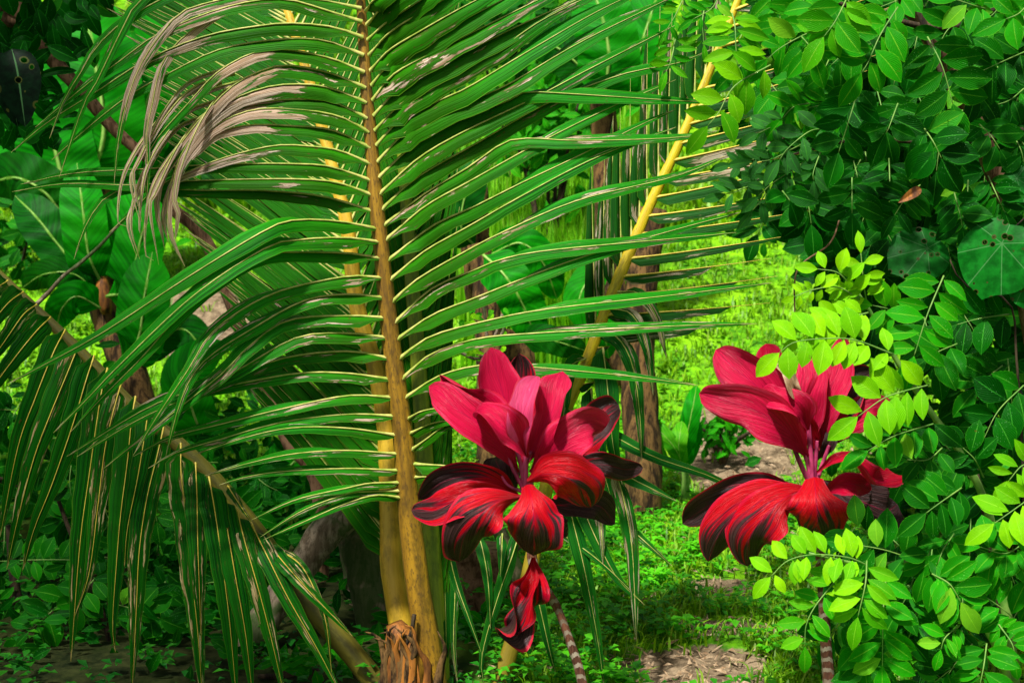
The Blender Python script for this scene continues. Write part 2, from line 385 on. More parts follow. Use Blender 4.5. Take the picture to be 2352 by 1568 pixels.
M['slope'] = mat_grass('slope_weed_leaf', (.02, .16, .002), (.26, .56, .004))
M['cover'] = mat_grass('ground_cover_leaf', (.003, .16, .002), (.11, .58, .004))
right = lambda x, y: sstep(-.05, .25, x) if y < 6 else 1.0
scatter_grass('grass', 'short bright green grass over the slope and lawn', 'grass', 60000, (4.0, 10.5), .055, .007, 1.0, (.25, .95), M['grass'], seed=3, dens=right)
scatter_grass('grass', 'long dull grass far up the hillside', 'grass', 30000, (9.5, 22), .16, .022, .8, (.3, 1.0), M['grass'], seed=5)
scatter_grass('tall_grass', 'tall lime green blades standing upright behind the palm fronds', 'grass', 26000, (7.6, 13), .42, .014, .25, (.35, 1.0), M['rice'], seed=4,
              dens=lambda x, y: sstep(-.4, 0, x / y * 10) * sstep(.95, .55, x / y * 10) )
def scatter_slope():
    rg = np.random.RandomState(17); V = []; T = []; C = []
    for q in range(6500):
        y = rg.uniform(5.8, 13); x = rg.uniform(-.4, .42) * y
        g_ = math.sin(x * 5.1 + 1.3 * math.sin(y * 2.3)) * math.sin(y * 4.3 + x) 
        if rg.rand() > .35 + .6 * g_: continue
        if soil(x, y) > .3: continue
        z = hill(x, y); nl = rg.randint(4, 9); tn = .35 + .6 * rg.rand() * (.5 + .5 * g_); hh = rg.uniform(.02, .09)
        for i in range(nl):
            a = i * 2.4 + rg.rand(); L = rg.uniform(.025, .06); w = L * rg.uniform(.2, .4)
            dx, dy = math.cos(a), math.sin(a); zz = z + hh * rg.uniform(.3, 1); s = len(V)
            p0 = np.array((x + dx * .02, y + dy * .02, zz)); d = np.array((dx, dy, rg.uniform(-.2, .6))); n = np.array((-dy, dx, 0))
            V += [tuple(p0), tuple(p0 + d * L * .5 + n * w), tuple(p0 + d * L * .5 - n * w), tuple(p0 + d * L)]
            T += [(s, s + 1, s + 2), (s + 1, s + 3, s + 2)]; C += [(min(1, max(0, tn + rg.normal(0, .15))), rg.rand() * .8, 0)] * 4
    o = np_mesh('slope_weeds', np.array(V), np.array(T), np.array(C), M['slope']); o['kind'] = 'stuff'; o['label'] = 'mossy lime green weeds in clumps over the slope'; o['category'] = 'weeds'
def scatter_cover():
    rg = np.random.RandomState(11); V = []; T = []; C = []
    for q in range(5200):
        y = rg.uniform(3.9, 7.2); x = rg.uniform(-.4, .42) * y
        if rg.rand() > .25 + .75 * sstep(-.25, .15, x): continue
        if x > .55 and rg.rand() < .55 * sstep(.5, .9, x): continue
        if soil(x, y) > .35: continue
        z = hill(x, y); nl = rg.randint(4, 9); base = rg.uniform(.02, .08); tn = (.15 + .85 * rg.rand()) * (.15 + .85 * sstep(-.3, .1, x)); hh = rg.uniform(.03, .10) * (1.3 - .5 * sstep(.2, .7, x))  # tone drops to the left: shade painted into the weeds
        for i in range(nl):
            a = i * 2.4 + rg.rand(); L = rg.uniform(.02, .05); w = L * rg.uniform(.22, .4)
            dx, dy = math.cos(a), math.sin(a); rr = rg.uniform(0, .02); zz = z + hh * rg.uniform(.3, 1)
            s = len(V); p0 = np.array((x + dx * rr, y + dy * rr, zz)); d = np.array((dx, dy, rg.uniform(-.2, .5))); n = np.array((-dy, dx, 0))
            V += [tuple(p0), tuple(p0 + d * L * .5 + n * w + (0, 0, .004)), tuple(p0 + d * L * .5 - n * w + (0, 0, .004)), tuple(p0 + d * L * .5 - np.array((0, 0, .002))), tuple(p0 + d * L - np.array((0, 0, .006)))]
            T += [(s, s + 1, s + 3), (s, s + 3, s + 2), (s + 1, s + 4, s + 3), (s + 3, s + 4, s + 2)]
            C += [(min(1, max(0, tn + rg.normal(0, .15))), rg.rand() * .7, 0)] * 5
    o = np_mesh('ground_cover', np.array(V), np.array(T), np.array(C), M['cover']); o['kind'] = 'stuff'; o['label'] = 'low broad-leaved weeds covering the ground behind the red plants'; o['category'] = 'weeds'
scatter_cover()
scatter_slope()
def scatter_litter():
    rg = np.random.RandomState(5); V = []; T = []; C = []
    for q in range(5200):
        y = rg.uniform(4.0, 7); x = rg.uniform(-.1, .42) * y
        if soil(x, y) < .12 and rg.rand() > .22: continue
        z = hill(x, y) - .02 * soil(x, y) + .004; a = rg.rand() * 6.28; L = rg.uniform(.01, .06); w = rg.uniform(.0012, .004) if rg.rand() < .85 else rg.uniform(.006, .014)
        dx, dy = math.cos(a), math.sin(a); s = len(V)
        V += [(x - dy * w, y + dx * w, z), (x + dy * w, y - dx * w, z), (x + dx * L, y + dy * L, z + rg.uniform(.002, .02)), (x + dx * L * .5, y + dy * L * .5, z + .012)]
        T += [(s, s + 3, s + 1), (s, s + 2, s + 3), (s + 1, s + 3, s + 2)]; C += [(rg.rand(), 0, 0)] * 4
    o = np_mesh('leaf_litter', np.array(V), np.array(T), np.array(C), M['deadleaf']); o['kind'] = 'stuff'; o['label'] = 'dry straw and leaf litter on the bare soil patches'; o['category'] = 'litter'
scatter_litter()

# ------------------------------------------------------------------ leaves
def perp(t):
    """direction across the blade in the picture plane, the lower one"""
    v = (CAM - Vector((0, 4, 1))).normalized()
    return v
def palm_leaflet(b, pts, w, dmg=0.1, cut=9, open_=.5, nseg=22, matl=0, matr=1, flip=1, rnd=None, rib=.0022, base_c=1.0, dfun=None, tipw=.0, notch=.12):
    c = smooth(pts, nseg); r = random.random() if rnd is None else rnd
    n = len(c); L = 0; rows = []; uvs = []; cols = []
    for i in range(n):
        t = i / (n - 1); T = tang(c, i); V = (CAM - c[i]).normalized()
        N = T.cross(V).normalized() * flip
        if flip == 0: pass
        if i: L += (c[i] - c[i - 1]).length
        ww = w * (sstep(-.01, .10, t) * .88 + .12) * (1 - t ** 2.6) ** .75 * (1 - .42 * t)
        if t > .96: ww *= .8
        if t > cut: ww = .0008
        ww *= 1 + .05 * math.sin(i * 1.9 + r * 20) 
        al = .25 + .15 * math.sin(t * 4 + r * 9)
        be = R_(35 + 118 * sstep(open_ - .25, open_ + .25, t))
        if t < .05: al, be = .9, .8
        k = .62 if True else 1
        e1 = c[i] + ww * (N * math.cos(al) + V * math.sin(al)); m1 = c[i] + ww * .5 * (N * math.cos(al) + V * (math.sin(al) + .22))
        e2 = c[i] + ww * (N * math.cos(be) - V * math.sin(be) * .8); m2 = c[i] + ww * .5 * (N * math.cos(be) - V * (math.sin(be) * .8 - .15))
        rows.append([e1, m1, c[i], m2, e2]); uvs.append([(0, L), (.25, L), (.5, L), (.75, L), (1, L)])
        dm = dfun(t) if dfun else dmg
        dm = max(dm, .95 * sstep(.93, 1, t)); cols.append([(dm, r, base_c * sstep(open_ + .2, open_ - .3, t))] * 5)
    b.grid(rows, uvs, cols, matl)
    rr = [rib * (1.5 - 1.3 * i / (n - 1)) * (2.2 if i == 0 else 1.4 if i == 1 else 1) for i in range(n)]
    V0 = (CAM - c[0]).normalized()
    b.tube([p + V0 * .0015 for p in c], rr, 4, matr, caps=False)

# =================================================================== the coconut palm
palm_base = P(985, 1640, 4.12); palm_base.z = hill(palm_base.x, palm_base.y)
palm = thing('coconut_palm', 'young coconut palm with long feathered green fronds on yellow and brown stalks', 'palm', palm_base)
def rachis(name, z, pts, radii, d, mat, lab=None, d1=None, flat=.8, olive=9):
    c = smooth(path3(z, pts, d, d1), 40); q = smooth([Vector((r, 0, 0)) for r in radii], 40)
    b = MB(); b.tube(c, [v.x for v in q], 12, 0, flat=flat, ridge=.06)
    b.c = [(.9 * sstep(olive - .12, olive + .12, (i // 12) / 39), 0, 0, 1) for i in range(len(b.c))]
    o = b.build(name, mat, palm)
    if lab: o['label'] = lab
    return o
def sub_leaflets(frond, specs, mats, name='leaflet'):
    for s in specs:
        b = MB(); palm_leaflet(b, **s); b.build(name, mats, frond)

# --- front frond
F1 = [(826, -60), (829, 0), (841, 200), (850, 300), (862, 450), (875, 560), (884, 650), (894, 750), (906, 850), (920, 950), (930, 1050), (938, 1150), (950, 1260), (962, 1360), (978, 1460), (996, 1568), (1005, 1640)]
f1 = rachis('frond', 0, F1, [.0125, .013, .0155, .0165, .018, .0195, .020, .0205, .0205, .0205, .0205, .021, .024, .028, .032, .036, .04], 3.86, M['rachis'], 'tall frond in front with a brown stalk and scarred leaflets', 4.06)
def dep1(x, y): return 3.86 + .2 * (y / 1640)
def mk(z, pts, w, fwd=.12, rev=1, **k):
    q = zc(z, pts); n = len(q); d0 = dep1(*q[0]) - .008
    return dict(pts=[P(x, y, d0 - fwd * math.sin(min(1, i / (n - 1)) * 1.6)) for i, (x, y) in enumerate(q)], w=w, **k)
def fl(z): return z
LL = []
def left(z, pts, w=.042, dm=.15, op=.62, fwd=.14, **k):
    w *= .78; dm = dm * .8
    k.setdefault('flip', -1)
    LL.append(mk(z, pts, w, fwd, dmg=dm, open_=op, **k))
dd = lambda a, b_, m=.9, lo=.2: (lambda t: lo + (m - lo) * sstep(a - .08, a + .14, t) * (1 - sstep(b_ - .05, b_ + .1, t)))
# upper left arching leaflets (points read from the attachment to the tip)
left(1, [(2420, -200), (1900, -320), (1300, -200), (950, 0), (800, 250), (650, 560), (560, 720), (400, 1200)], .036, .18, .45)
left(1, [(2425, -120), (1900, -220), (1400, -120), (1080, 0), (830, 150), (650, 320), (540, 500), (430, 680), (335, 935)], .036, .35, .45)
left(1, [(2430, -30), (2100, -110), (1750, -60), (1450, 10), (1230, 80), (1080, 240), (960, 420), (870, 640), (800, 950), (770, 1250)], .038, .5, .5, dfun=dd(.35, .8, .82, .3))
left(1, [(2440, 60), (2100, -10), (1750, 0), (1500, 50), (1310, 190), (1140, 350), (1070, 500), (1030, 700), (990, 900), (1000, 1150), (990, 1400)], .038, .5, .55, dfun=dd(.28, .85, .85, .2))
left(1, [(2445, 150), (2200, 70), (1950, 0), (1700, 10), (1400, 90), (1050, 240), (800, 420), (600, 560), (430, 700), (240, 860)], .042, .3, .6, dfun=dd(.3, .6, .6, .2))
left(1, [(2450, 255), (2250, 185), (2000, 160), (1800, 170), (1400, 240), (1000, 400), (650, 620), (330, 820), (75, 1030)], .046, .2, .6, dfun=dd(.33, .55, .62, .12))
left(1, [(2455, 375), (2200, 275), (1900, 265), (1500, 330), (1150, 490), (880, 640), (620, 840), (350, 1080)], .046, .12, .6)
left(1, [(2460, 490), (2250, 400), (1980, 342), (1750, 345), (1480, 480), (1270, 700), (1050, 950), (990, 1100), (985, 1300)], .046, .4, .65, dfun=dd(.28, .5, .95, .3))
left(1, [(2470, 595), (2250, 500), (2020, 450), (1850, 450), (1600, 560), (1400, 750), (1200, 1000), (1080, 1200), (1050, 1400), (1090, 1567), (1110, 1680)], .050, .9, .8, dfun=dd(.25, .98, .86, .2))
left(1, [(2475, 695), (2250, 600), (2050, 570), (1800, 590), (1520, 700), (1320, 900), (1200, 1100), (1165, 1350), (1200, 1430), (1180, 1640)], .054, .9, .8, dfun=dd(.25, .98, .9, .2))
left(1, [(2480, 800), (2250, 690), (2000, 670), (1650, 705), (1430, 790), (1270, 950), (1180, 1150), (1130, 1350), (1150, 1590), (1250, 1800)], .050, .9, .8, dfun=dd(.3, .98, .9, .2))
left(1, [(2490, 895), (2300, 790), (2000, 738), (1700, 745), (1450, 850), (1300, 1010), (1180, 1180), (1100, 1450), (1140, 1640)], .046, .9, .75, dfun=dd(.2, .98, .88, .25))
left(1, [(2500, 1000), (2250, 880), (1950, 850), (1680, 845), (1450, 900), (1330, 1000), (1240, 1100), (1150, 1300), (1080, 1560)], .044, .8, .7, dfun=dd(.3, .98, .86, .2))
left(1, [(2505, 1110), (2300, 1020), (2100, 990), (1850, 985), (1500, 1070), (1200, 1190), (1040, 1280), (900, 1420), (740, 1567)], .046, .5, .65, dfun=dd(.3, .7, .75, .12))
left(1, [(2515, 1225), (2250, 1130), (2000, 1108), (1500, 1108), (1000, 1140), (500, 1170), (140, 1245)], .044, .12, .65)
left(1, [(2525, 1325), (2300, 1240), (2000, 1210), (1300, 1220), (900, 1250), (450, 1240), (80, 1295)], .044, .2, .65, dfun=dd(.2, .3, .5, .12))
left(1, [(2530, 1432), (2200, 1330), (1800, 1288), (1300, 1285), (950, 1265), (750, 1310), (640, 1420), (560, 1567), (500, 1750)], .042, .2, .6)
left(4, [(2565, 30), (2300, -25), (2000, -35), (1800, 30), (1300, 330), (700, 720), (300, 940), (50, 1070)], .046, .12, .2, fwd=.3)
left(4, [(2580, 120), (2351, 85), (2000, 100), (1780, 160), (1300, 480), (800, 950), (600, 1160), (360, 1400)], .044, .15, .22, fwd=.3)
left(4, [(2590, 230), (2351, 188), (1980, 182), (1780, 200), (1500, 350), (1200, 620), (950, 900), (720, 1130), (470, 1400)], .044, .1, .25, fwd=.28)
left(4, [(2600, 360), (2351, 345), (1900, 440), (1600, 590), (1400, 760), (1280, 960), (1080, 1260), (900, 1550)], .042, .45, .3, fwd=.25)
left(4, [(2615, 492), (2351, 465), (2050, 510), (1700, 700), (1420, 880), (1290, 1030), (1200, 1250), (1120, 1560)], .040, .4, .3, fwd=.2)
left(4, [(2625, 628), (2351, 610), (1950, 640), (1700, 800), (1500, 1000), (1250, 1200), (1000, 1400), (700, 1640)], .046, .5, .25, fwd=.2)
left(4, [(2640, 765), (2351, 728), (2000, 760), (1600, 980), (1300, 1110), (980, 1240), (450, 1560)], .042, .35, .3, fwd=.18)
left(4, [(2655, 905), (2351, 850), (1900, 900), (1500, 1060), (1200, 1190), (900, 1330), (520, 1560)], .040, .4, .3)
left(4, [(2665, 1045), (2351, 1000), (2000, 1000), (1500, 1090), (1100, 1170), (850, 1300), (600, 1500)], .040, .45, .3)
left(4, [(2675, 1165), (2351, 1150), (1900, 1240), (1500, 1340), (1150, 1430), (900, 1560)], .036, .45, .3, nseg=18)
left(4, [(2690, 1290), (2351, 1275), (1900, 1330), (1500, 1440), (1200, 1530), (1000, 1640)], .034, .45, .3, nseg=18)
left(4, [(2700, 1420), (2351, 1370), (2000, 1365), (1700, 1420), (1300, 1550)], .032, .4, .3, nseg=18)
left(4, [(2710, 1545), (2351, 1520), (2000, 1540), (1700, 1600), (1380, 1690)], .030, .4, .3, nseg=18)
left(7, [(2712, 135), (2351, 120), (1900, 140), (1650, 180), (1480, 230)], .028, .4, .3, nseg=16)
left(7, [(2715, 215), (2500, 220), (2351, 250), (2000, 330), (1700, 465)], .024, .45, .3, nseg=16)
left(7, [(2718, 270), (2500, 275), (2351, 290), (2050, 400), (1760, 580)], .022, .45, .3, nseg=16)
left(7, [(2720, 320), (2550, 300), (2351, 350), (2050, 480), (1780, 600)], .022, .3, .3, nseg=16)
def right_(pts, w=.046, dm=.12, op=.7, fwd=.12, z=2, **k):
    w *= (1.04 if pts[0][1] < 1150 else .88); dm += .02
    LL.append(mk(z, pts, w, fwd, dmg=dm, open_=op, flip=1, **k))
right_([(255, -35), (330, -110), (600, -260)], .046, nseg=12)
right_([(262, 70), (340, -20), (700, -250)], .048, nseg=12)
right_([(265, 170), (370, 50), (520, -50), (900, -250)], .05, nseg=14)
right_([(272, 272), (400, 150), (600, 20), (760, -80), (1100, -280)], .052)
right_([(280, 375), (440, 205), (800, -10), (1200, -210)], .054, .2)
right_([(290, 480), (410, 345), (620, 215), (950, 30), (1400, -190)], .054, .3)
right_([(298, 580), (450, 400), (800, 200), (1200, -10), (1600, -220)], .056, .15)
right_([(305, 680), (450, 500), (800, 310), (1300, 60), (1800, -180)], .056, .4)
right_([(312, 785), (500, 580), (800, 420), (1300, 170), (1750, -30), (2100, -190)], .056, .15)
right_([(320, 885), (500, 695), (800, 515), (1200, 300), (1460, 130), (1900, -90)], .052, .4)
right_([(330, 985), (500, 800), (750, 680), (950, 590), (1300, 380), (1800, 90), (2200, -100)], .052, .15, .5)
right_([(338, 1095), (550, 870), (850, 720), (1200, 580), (1700, 290), (2351, -30)], .052, .3, .6)
right_([(348, 1200), (600, 960), (900, 800), (1200, 690), (1330, 625), (1650, 635), (2351, 680), (2620, 690)], .050, .15, .5)
right_([(355, 1310), (600, 1080), (900, 900), (1400, 660), (1800, 450), (2351, 170)], .048, .25, .55)
right_([(370, 1415), (600, 1200), (1000, 970), (1500, 690), (2000, 500), (2351, 430), (2600, 330)], .048, .3, .6)
right_([(380, 1525), (650, 1310), (950, 1130), (1180, 970), (1350, 935), (1700, 950), (2351, 930), (2650, 880)], .046, .35, .5)
right_([(395, 1622), (650, 1400), (950, 1230), (1400, 980), (1900, 730), (2351, 540)], .044, .25, .5)
right_([(410, 1760), (700, 1530), (1000, 1390), (1300, 1240), (1700, 1050), (2100, 850), (2351, 740)], .044, .2, .45)
right_([(425, 1890), (650, 1700), (950, 1530), (1300, 1330), (1800, 1070), (2351, 860)], .042, .15, .45)
right_([(440, 2040), (600, 1890), (900, 1715), (1200, 1560), (1700, 1350), (2351, 1190), (2720, 1040)], .042, .3, .4)
right_([(455, 2180), (700, 1950), (1000, 1820), (1180, 1750), (1500, 1690), (2351, 1610), (2760, 1570)], .042, .25, .38)
right_([(475, 2290), (700, 2130), (1000, 2010), (1400, 1850), (1800, 1710), (2351, 1550), (2800, 1430)], .042, .2, .4)
right_([(490, 2420), (700, 2270), (1100, 2160), (1500, 2085), (2351, 1990), (3000, 1910)], .040, .25, .38)
right_([(505, 2560), (700, 2390), (1000, 2290), (1400, 2250), (2351, 2200), (2900, 2185)], .038, .35, .38)
right_([(520, 2690), (750, 2540), (1050, 2465), (1400, 2480), (2000, 2535), (2500, 2600)], .036, .35, .4)
right_([(540, 2830), (640, 2775), (800, 2755), (1000, 2790)], .028, .4, nseg=12)
right_([(550, 2930), (700, 2860), (850, 2840), (1000, 2860)], .026, .3, nseg=12)
right_([(565, 3040), (680, 2955), (800, 2870), (950, 2850), (1150, 3000)], .026, .3, nseg=12)
right_([(580, 3133), (850, 3150), (1100, 3210), (1300, 3300)], .034, .1, nseg=12)
right_([(590, 3223), (700, 3225), (900, 3300)], .022, .2, nseg=12)
for k in range(9):      # frayed dead strands hanging with the withered leaflets
    x0 = 1700 + random.uniform(-250, 150); y0 = 560 + random.uniform(-120, 260); e = random.uniform(-120, 120)
    LL.append(mk(1, [(x0, y0), (x0 - 250 + e * .2, y0 + 90), (x0 - 420 + e * .5, y0 + 300), (x0 - 560 + e, y0 + 620), (x0 - 600 + e, y0 + 860 + random.uniform(-200, 200)), (x0 - 540 + e, y0 + 1000 + random.uniform(-150, 200))], .011, .2, dmg=.9, open_=.4, flip=-1, dfun=lambda t: 1.1))
sub_leaflets(f1, LL, [M['palm'], M['rib']])

# --- other fronds
def fan(f, rz, rpts, d0, d1, ts, side, dirfun, length, w, mats, dm=.15, curve=.1, op=.9, name='leaflets', single=False, jit=.02, nseg=10, fd=.0, flip=None, base_c=.6):
    c = smooth(path3(rz, rpts, d0, d1), 120); b = MB()
    for t in ts:
        i = int(t * 119); p = c[i]; ang = R_(dirfun(t) + random.uniform(-1.5, 1.5)); L = length(t) * random.uniform(.93, 1.05)
        d = RT * math.cos(ang) + UP * math.sin(ang); nrm = RT * -math.sin(ang) + UP * math.cos(ang)
        pts = [p + d * L * s - nrm * side * curve * L * s * s - FW * (fd * s * L) - Vector((0, 0, 1)) * .03 * L * s * s for s in (0, .25, .5, .75, 1)]
        palm_leaflet(b, pts, w * random.uniform(.9, 1.08), dm * random.uniform(.3, 1.6), open_=op, nseg=nseg, cut=(random.uniform(.55, .9) if single and random.random() < .45 else 9), flip=(flip if flip else -side), base_c=base_c, rib=.0021)
        if single: b.build('leaflet', mats, f); b = MB()
    if not single:
        o = b.build(name, mats, f); o['kind'] = 'stuff'; o['label'] = 'many narrow leaflets in one close row'; return o
def frange(a, b, n): return [a + (b - a) * i / (n - 1) for i in range(n)]
# second frond, yellow stalk left behind
F2 = [(640, -60), (663, 34), (700, 150), (748, 323), (775, 430), (800, 530), (821, 707), (865, 857), (889, 993), (897, 1180), (900, 1300), (922, 1440), (945, 1580)]
f2 = rachis('frond', 0, F2, [.012, .013, .014, .015, .016, .018, .020, .022, .024, .026, .030, .034, .04], 4.45, M['rachis_y'], 'rear frond leaning left on an orange yellow stalk', 4.2)
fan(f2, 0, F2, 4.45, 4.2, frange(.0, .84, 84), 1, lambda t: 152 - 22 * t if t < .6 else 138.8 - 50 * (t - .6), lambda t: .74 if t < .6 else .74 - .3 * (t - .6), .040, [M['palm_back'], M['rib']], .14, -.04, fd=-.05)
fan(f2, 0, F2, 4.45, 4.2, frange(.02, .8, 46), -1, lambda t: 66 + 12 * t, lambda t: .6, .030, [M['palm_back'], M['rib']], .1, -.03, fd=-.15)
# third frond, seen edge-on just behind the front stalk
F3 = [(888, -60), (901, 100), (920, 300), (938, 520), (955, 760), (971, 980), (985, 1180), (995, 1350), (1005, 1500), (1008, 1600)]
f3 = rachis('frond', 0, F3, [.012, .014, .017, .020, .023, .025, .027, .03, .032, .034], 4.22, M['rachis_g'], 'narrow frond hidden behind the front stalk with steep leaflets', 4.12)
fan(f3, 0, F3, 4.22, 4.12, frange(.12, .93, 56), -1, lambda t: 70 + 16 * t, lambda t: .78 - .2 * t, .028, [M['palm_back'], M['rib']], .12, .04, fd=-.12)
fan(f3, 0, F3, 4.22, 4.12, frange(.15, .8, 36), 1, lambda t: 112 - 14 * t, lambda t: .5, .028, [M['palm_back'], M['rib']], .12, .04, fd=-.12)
# right frond, bright yellow stalk
F4 = [(1718, -60), (1680, 40), (1640, 140), (1600, 235), (1560, 330), (1500, 455), (1450, 570), (1400, 690), (1340, 850), (1300, 940), (1255, 1120), (1215, 1320), (1175, 1480), (1140, 1600), (1120, 1680)]
f4 = rachis('frond', 0, F4, [.010, .011, .012, .014, .015, .016, .017, .0175, .018, .0175, .017, .019, .022, .025, .027], 4.30, M['rachis_yy'], 'frond leaning right on a bright yellow stalk with torn leaflets', 4.15, .6, .74)
fan(f4, 0, F4, 4.30, 4.15, frange(.03, .50, 19), -1, lambda t: 22 - 40 * t, lambda t: .62 - .32 * t, .034, [M['palm_white'], M['ribgold']], .35, .06, fd=.05, single=True, nseg=14)
fan(f4, 0, F4, 4.30, 4.15, frange(.10, .50, 15), 1, lambda t: 84 + 16 * t, lambda t: .62 - .2 * t, .036, [M['palm_white'], M['rib']], .34, .02, fd=-.1, single=True, nseg=14)
fan(f4, 0, F4, 4.30, 4.15, [.515, .54, .57], -1, lambda t: 12, lambda t: .055, .030, [M['palm_white'], M['ribgold']], .3, .0, nseg=6, single=True)
def strands(f, items, mats, dz=4.2):
    for z, pts, w, dm in items:
        b = MB(); q = path3(z, pts, dz, dz - .08, .03); palm_leaflet(b, q, w, dm, open_=.1, nseg=16, flip=1, base_c=.3, rib=.0014); b.build('leaflet', mats, f)
strands(f4, [(8, [(1600, 250), (1650, 450), (1735, 800), (1820, 1250), (1870, 1600)], .032, .2), (8, [(1700, 300), (1780, 520), (1950, 850), (2130, 1030)], .030, .2), (5, [(1830, 700), (1960, 760), (2060, 950), (2110, 1300), (2120, 1600)], .030, .35), (5, [(1900, 560), (2050, 600), (2150, 800), (2200, 1150)], .026, .45), (5, [(1740, 900), (1640, 960), (1600, 1200), (1580, 1480)], .028, .4), (5, [(1960, 450), (2100, 460), (2220, 620), (2290, 900)], .024, .5),
             (8, [(1900, 60), (1980, 250), (2050, 600), (2075, 1000), (2085, 1290)], .032, .5), (8, [(1000, 500), (1050, 680), (1085, 900), (1100, 1200)], .024, .1),
             (8, [(1310, 500), (1250, 700), (1130, 1050), (1040, 1400), (1060, 1600)], .026, .15), (8, [(1370, 850), (1420, 1000), (1500, 1350), (1540, 1500)], .024, .1),
             (8, [(780, 500), (860, 860), (950, 1120), (1045, 1380)], .018, .15), (8, [(1830, 60), (2060, 190), (2200, 260), (2360, 340)], .028, .2),
             (8, [(1540, 540), (1700, 640), (1900, 800), (2140, 1040)], .014, .25), (8, [(2020, 500), (2140, 610), (2330, 780)], .016, .3),
             (5, [(1560, 1200), (1860, 1380), (2200, 1560), (2600, 1700), (2900, 1870)], .026, .1), (5, [(1860, 830), (1880, 1000), (1900, 1200), (1930, 1500), (1990, 1750)], .044, .1),
             (5, [(1780, 1100), (1800, 1300), (1850, 1600), (1930, 1900)], .038, .2), (8, [(760, 500), (790, 900), (800, 1300), (790, 1520)], .030, .2),
             (8, [(830, 620), (860, 900), (850, 1300), (880, 1590)], .018, .3), (8, [(1180, 560), (1175, 700), (1165, 850)], .02, .2), (8, [(1840, 380), (1850, 560), (1860, 770)], .02, .5)],
        [M['palm_white'], M['rib']])
# left drooping frond
F5 = [(-120, 540), (-40, 600), (0, 634), (60, 690), (150, 775), (225, 850), (300, 930), (400, 1012), (480, 1090), (540, 1160), (600, 1235), (660, 1320), (720, 1400), (800, 1490), (880, 1590)]
f5 = rachis('frond', 0, F5, [.011, .012, .012, .013, .014, .014, .0135, .0135, .014, .014, .018, .026, .03, .034, .036], 4.06, M['rachis_o'], 'frond drooping to the lower left with hanging leaflets', 4.16)
F5L = [(4, [(50, 375), (-40, 440), (-200, 620)], .05), (4, [(155, 450), (60, 520), (-60, 660), (-200, 820)], .05), (4, [(245, 535), (160, 600), (60, 740), (-120, 1000)], .052),
       (4, [(340, 620), (240, 720), (110, 880), (-20, 1060), (-100, 1250)], .054), (4, [(440, 705), (360, 860), (240, 1160), (120, 1500), (0, 2100)], .056),
       (4, [(535, 790), (470, 960), (350, 1250), (230, 1567), (120, 1980), (45, 2320)], .056), (4, [(635, 880), (580, 1050), (490, 1350), (350, 1750), (230, 2050), (152, 2330)], .058),
       (4, [(725, 965), (690, 1100), (650, 1350), (600, 1700), (540, 2150), (478, 2940)], .062), (4, [(820, 1060), (780, 1200), (710, 1500), (660, 1900), (600, 2350), (500, 2650)], .05),
       (4, [(915, 1155), (890, 1300), (860, 1600), (815, 1950), (785, 2300), (760, 2700), (780, 2880)], .062), (4, [(1105, 1360), (1060, 1560), (990, 1850), (940, 2200), (920, 2600), (892, 3130)], .058),
       (4, [(1220, 1470), (1225, 1700), (1270, 2050), (1300, 2400), (1340, 2800), (1370, 3250)], .062), (7, [(1320, 80), (1330, 300), (1335, 600), (1345, 900), (1360, 1300)], .052),
       (7, [(1410, 175), (1450, 400), (1500, 750), (1550, 1150), (1600, 1700)], .060), (7, [(1495, 285), (1530, 500), (1590, 850), (1660, 1250), (1710, 1700)], .056),
       (7, [(1600, 400), (1650, 600), (1750, 950), (1840, 1300), (1930, 1700)], .050), (7, [(1700, 500), (1800, 700), (1950, 1000), (2150, 1350), (2330, 1700)], .046),
       (7, [(1800, 610), (1930, 770), (2100, 960), (2380, 1250)], .036), (7, [(1540, 240), (1630, 380), (1710, 500)], .02), (7, [(1830, 640), (2020, 760), (2130, 950), (2200, 1150), (2240, 1500)], .022),
       (4, [(1000, 1240), (980, 1400), (930, 1700), (860, 2050), (840, 2300)], .045)]
for z, pts, w in F5L:
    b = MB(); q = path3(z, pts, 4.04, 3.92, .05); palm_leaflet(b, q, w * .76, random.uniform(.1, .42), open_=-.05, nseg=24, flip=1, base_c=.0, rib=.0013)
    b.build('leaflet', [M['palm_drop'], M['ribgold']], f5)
# palm foot: fibre sheath and stub
b = MB(); c = smooth(path3(0, [(905, 1430), (925, 1480), (945, 1530), (960, 1600), (965, 1680)], 4.12, 4.12), 16)
b.tube(c, [.022, .034, .042, .048, .052, .055, .058, .062, .066, .07, .075, .08, .085, .09, .095, .10], 14, 0, ridge=.2)
b.build('sheath', M['fibre'], palm)
for k in range(16):      # torn strips of husk round the foot
    x = random.uniform(880, 1010); b = MB(); q = [P(x, 1600, 3.97), P(x + random.uniform(-12, 12), 1530, 3.96), P(x + random.uniform(-25, 25), 1500 - random.uniform(0, 50), 3.95), P(x + random.uniform(-50, 30), 1470 - random.uniform(0, 40), 3.93)]
    c = smooth(q, 10); b.tube(c, [.014, .015, .014, .012, .011, .009, .007, .005, .003, .001], 6, 0, flat=.35, ridge=.2); b.build('husk_strip', M['fibre'] if k % 3 == 0 else M['deadtrunk'], palm)
b = MB(); c = smooth(path3(0, [(952, 1410), (940, 1465), (900, 1525), (865, 1580)], 3.98, 3.98), 14); b.tube(c, .006, 6, 0); b.build('dry_fibre', M['twigdark'], palm)
fix_parent(palm)

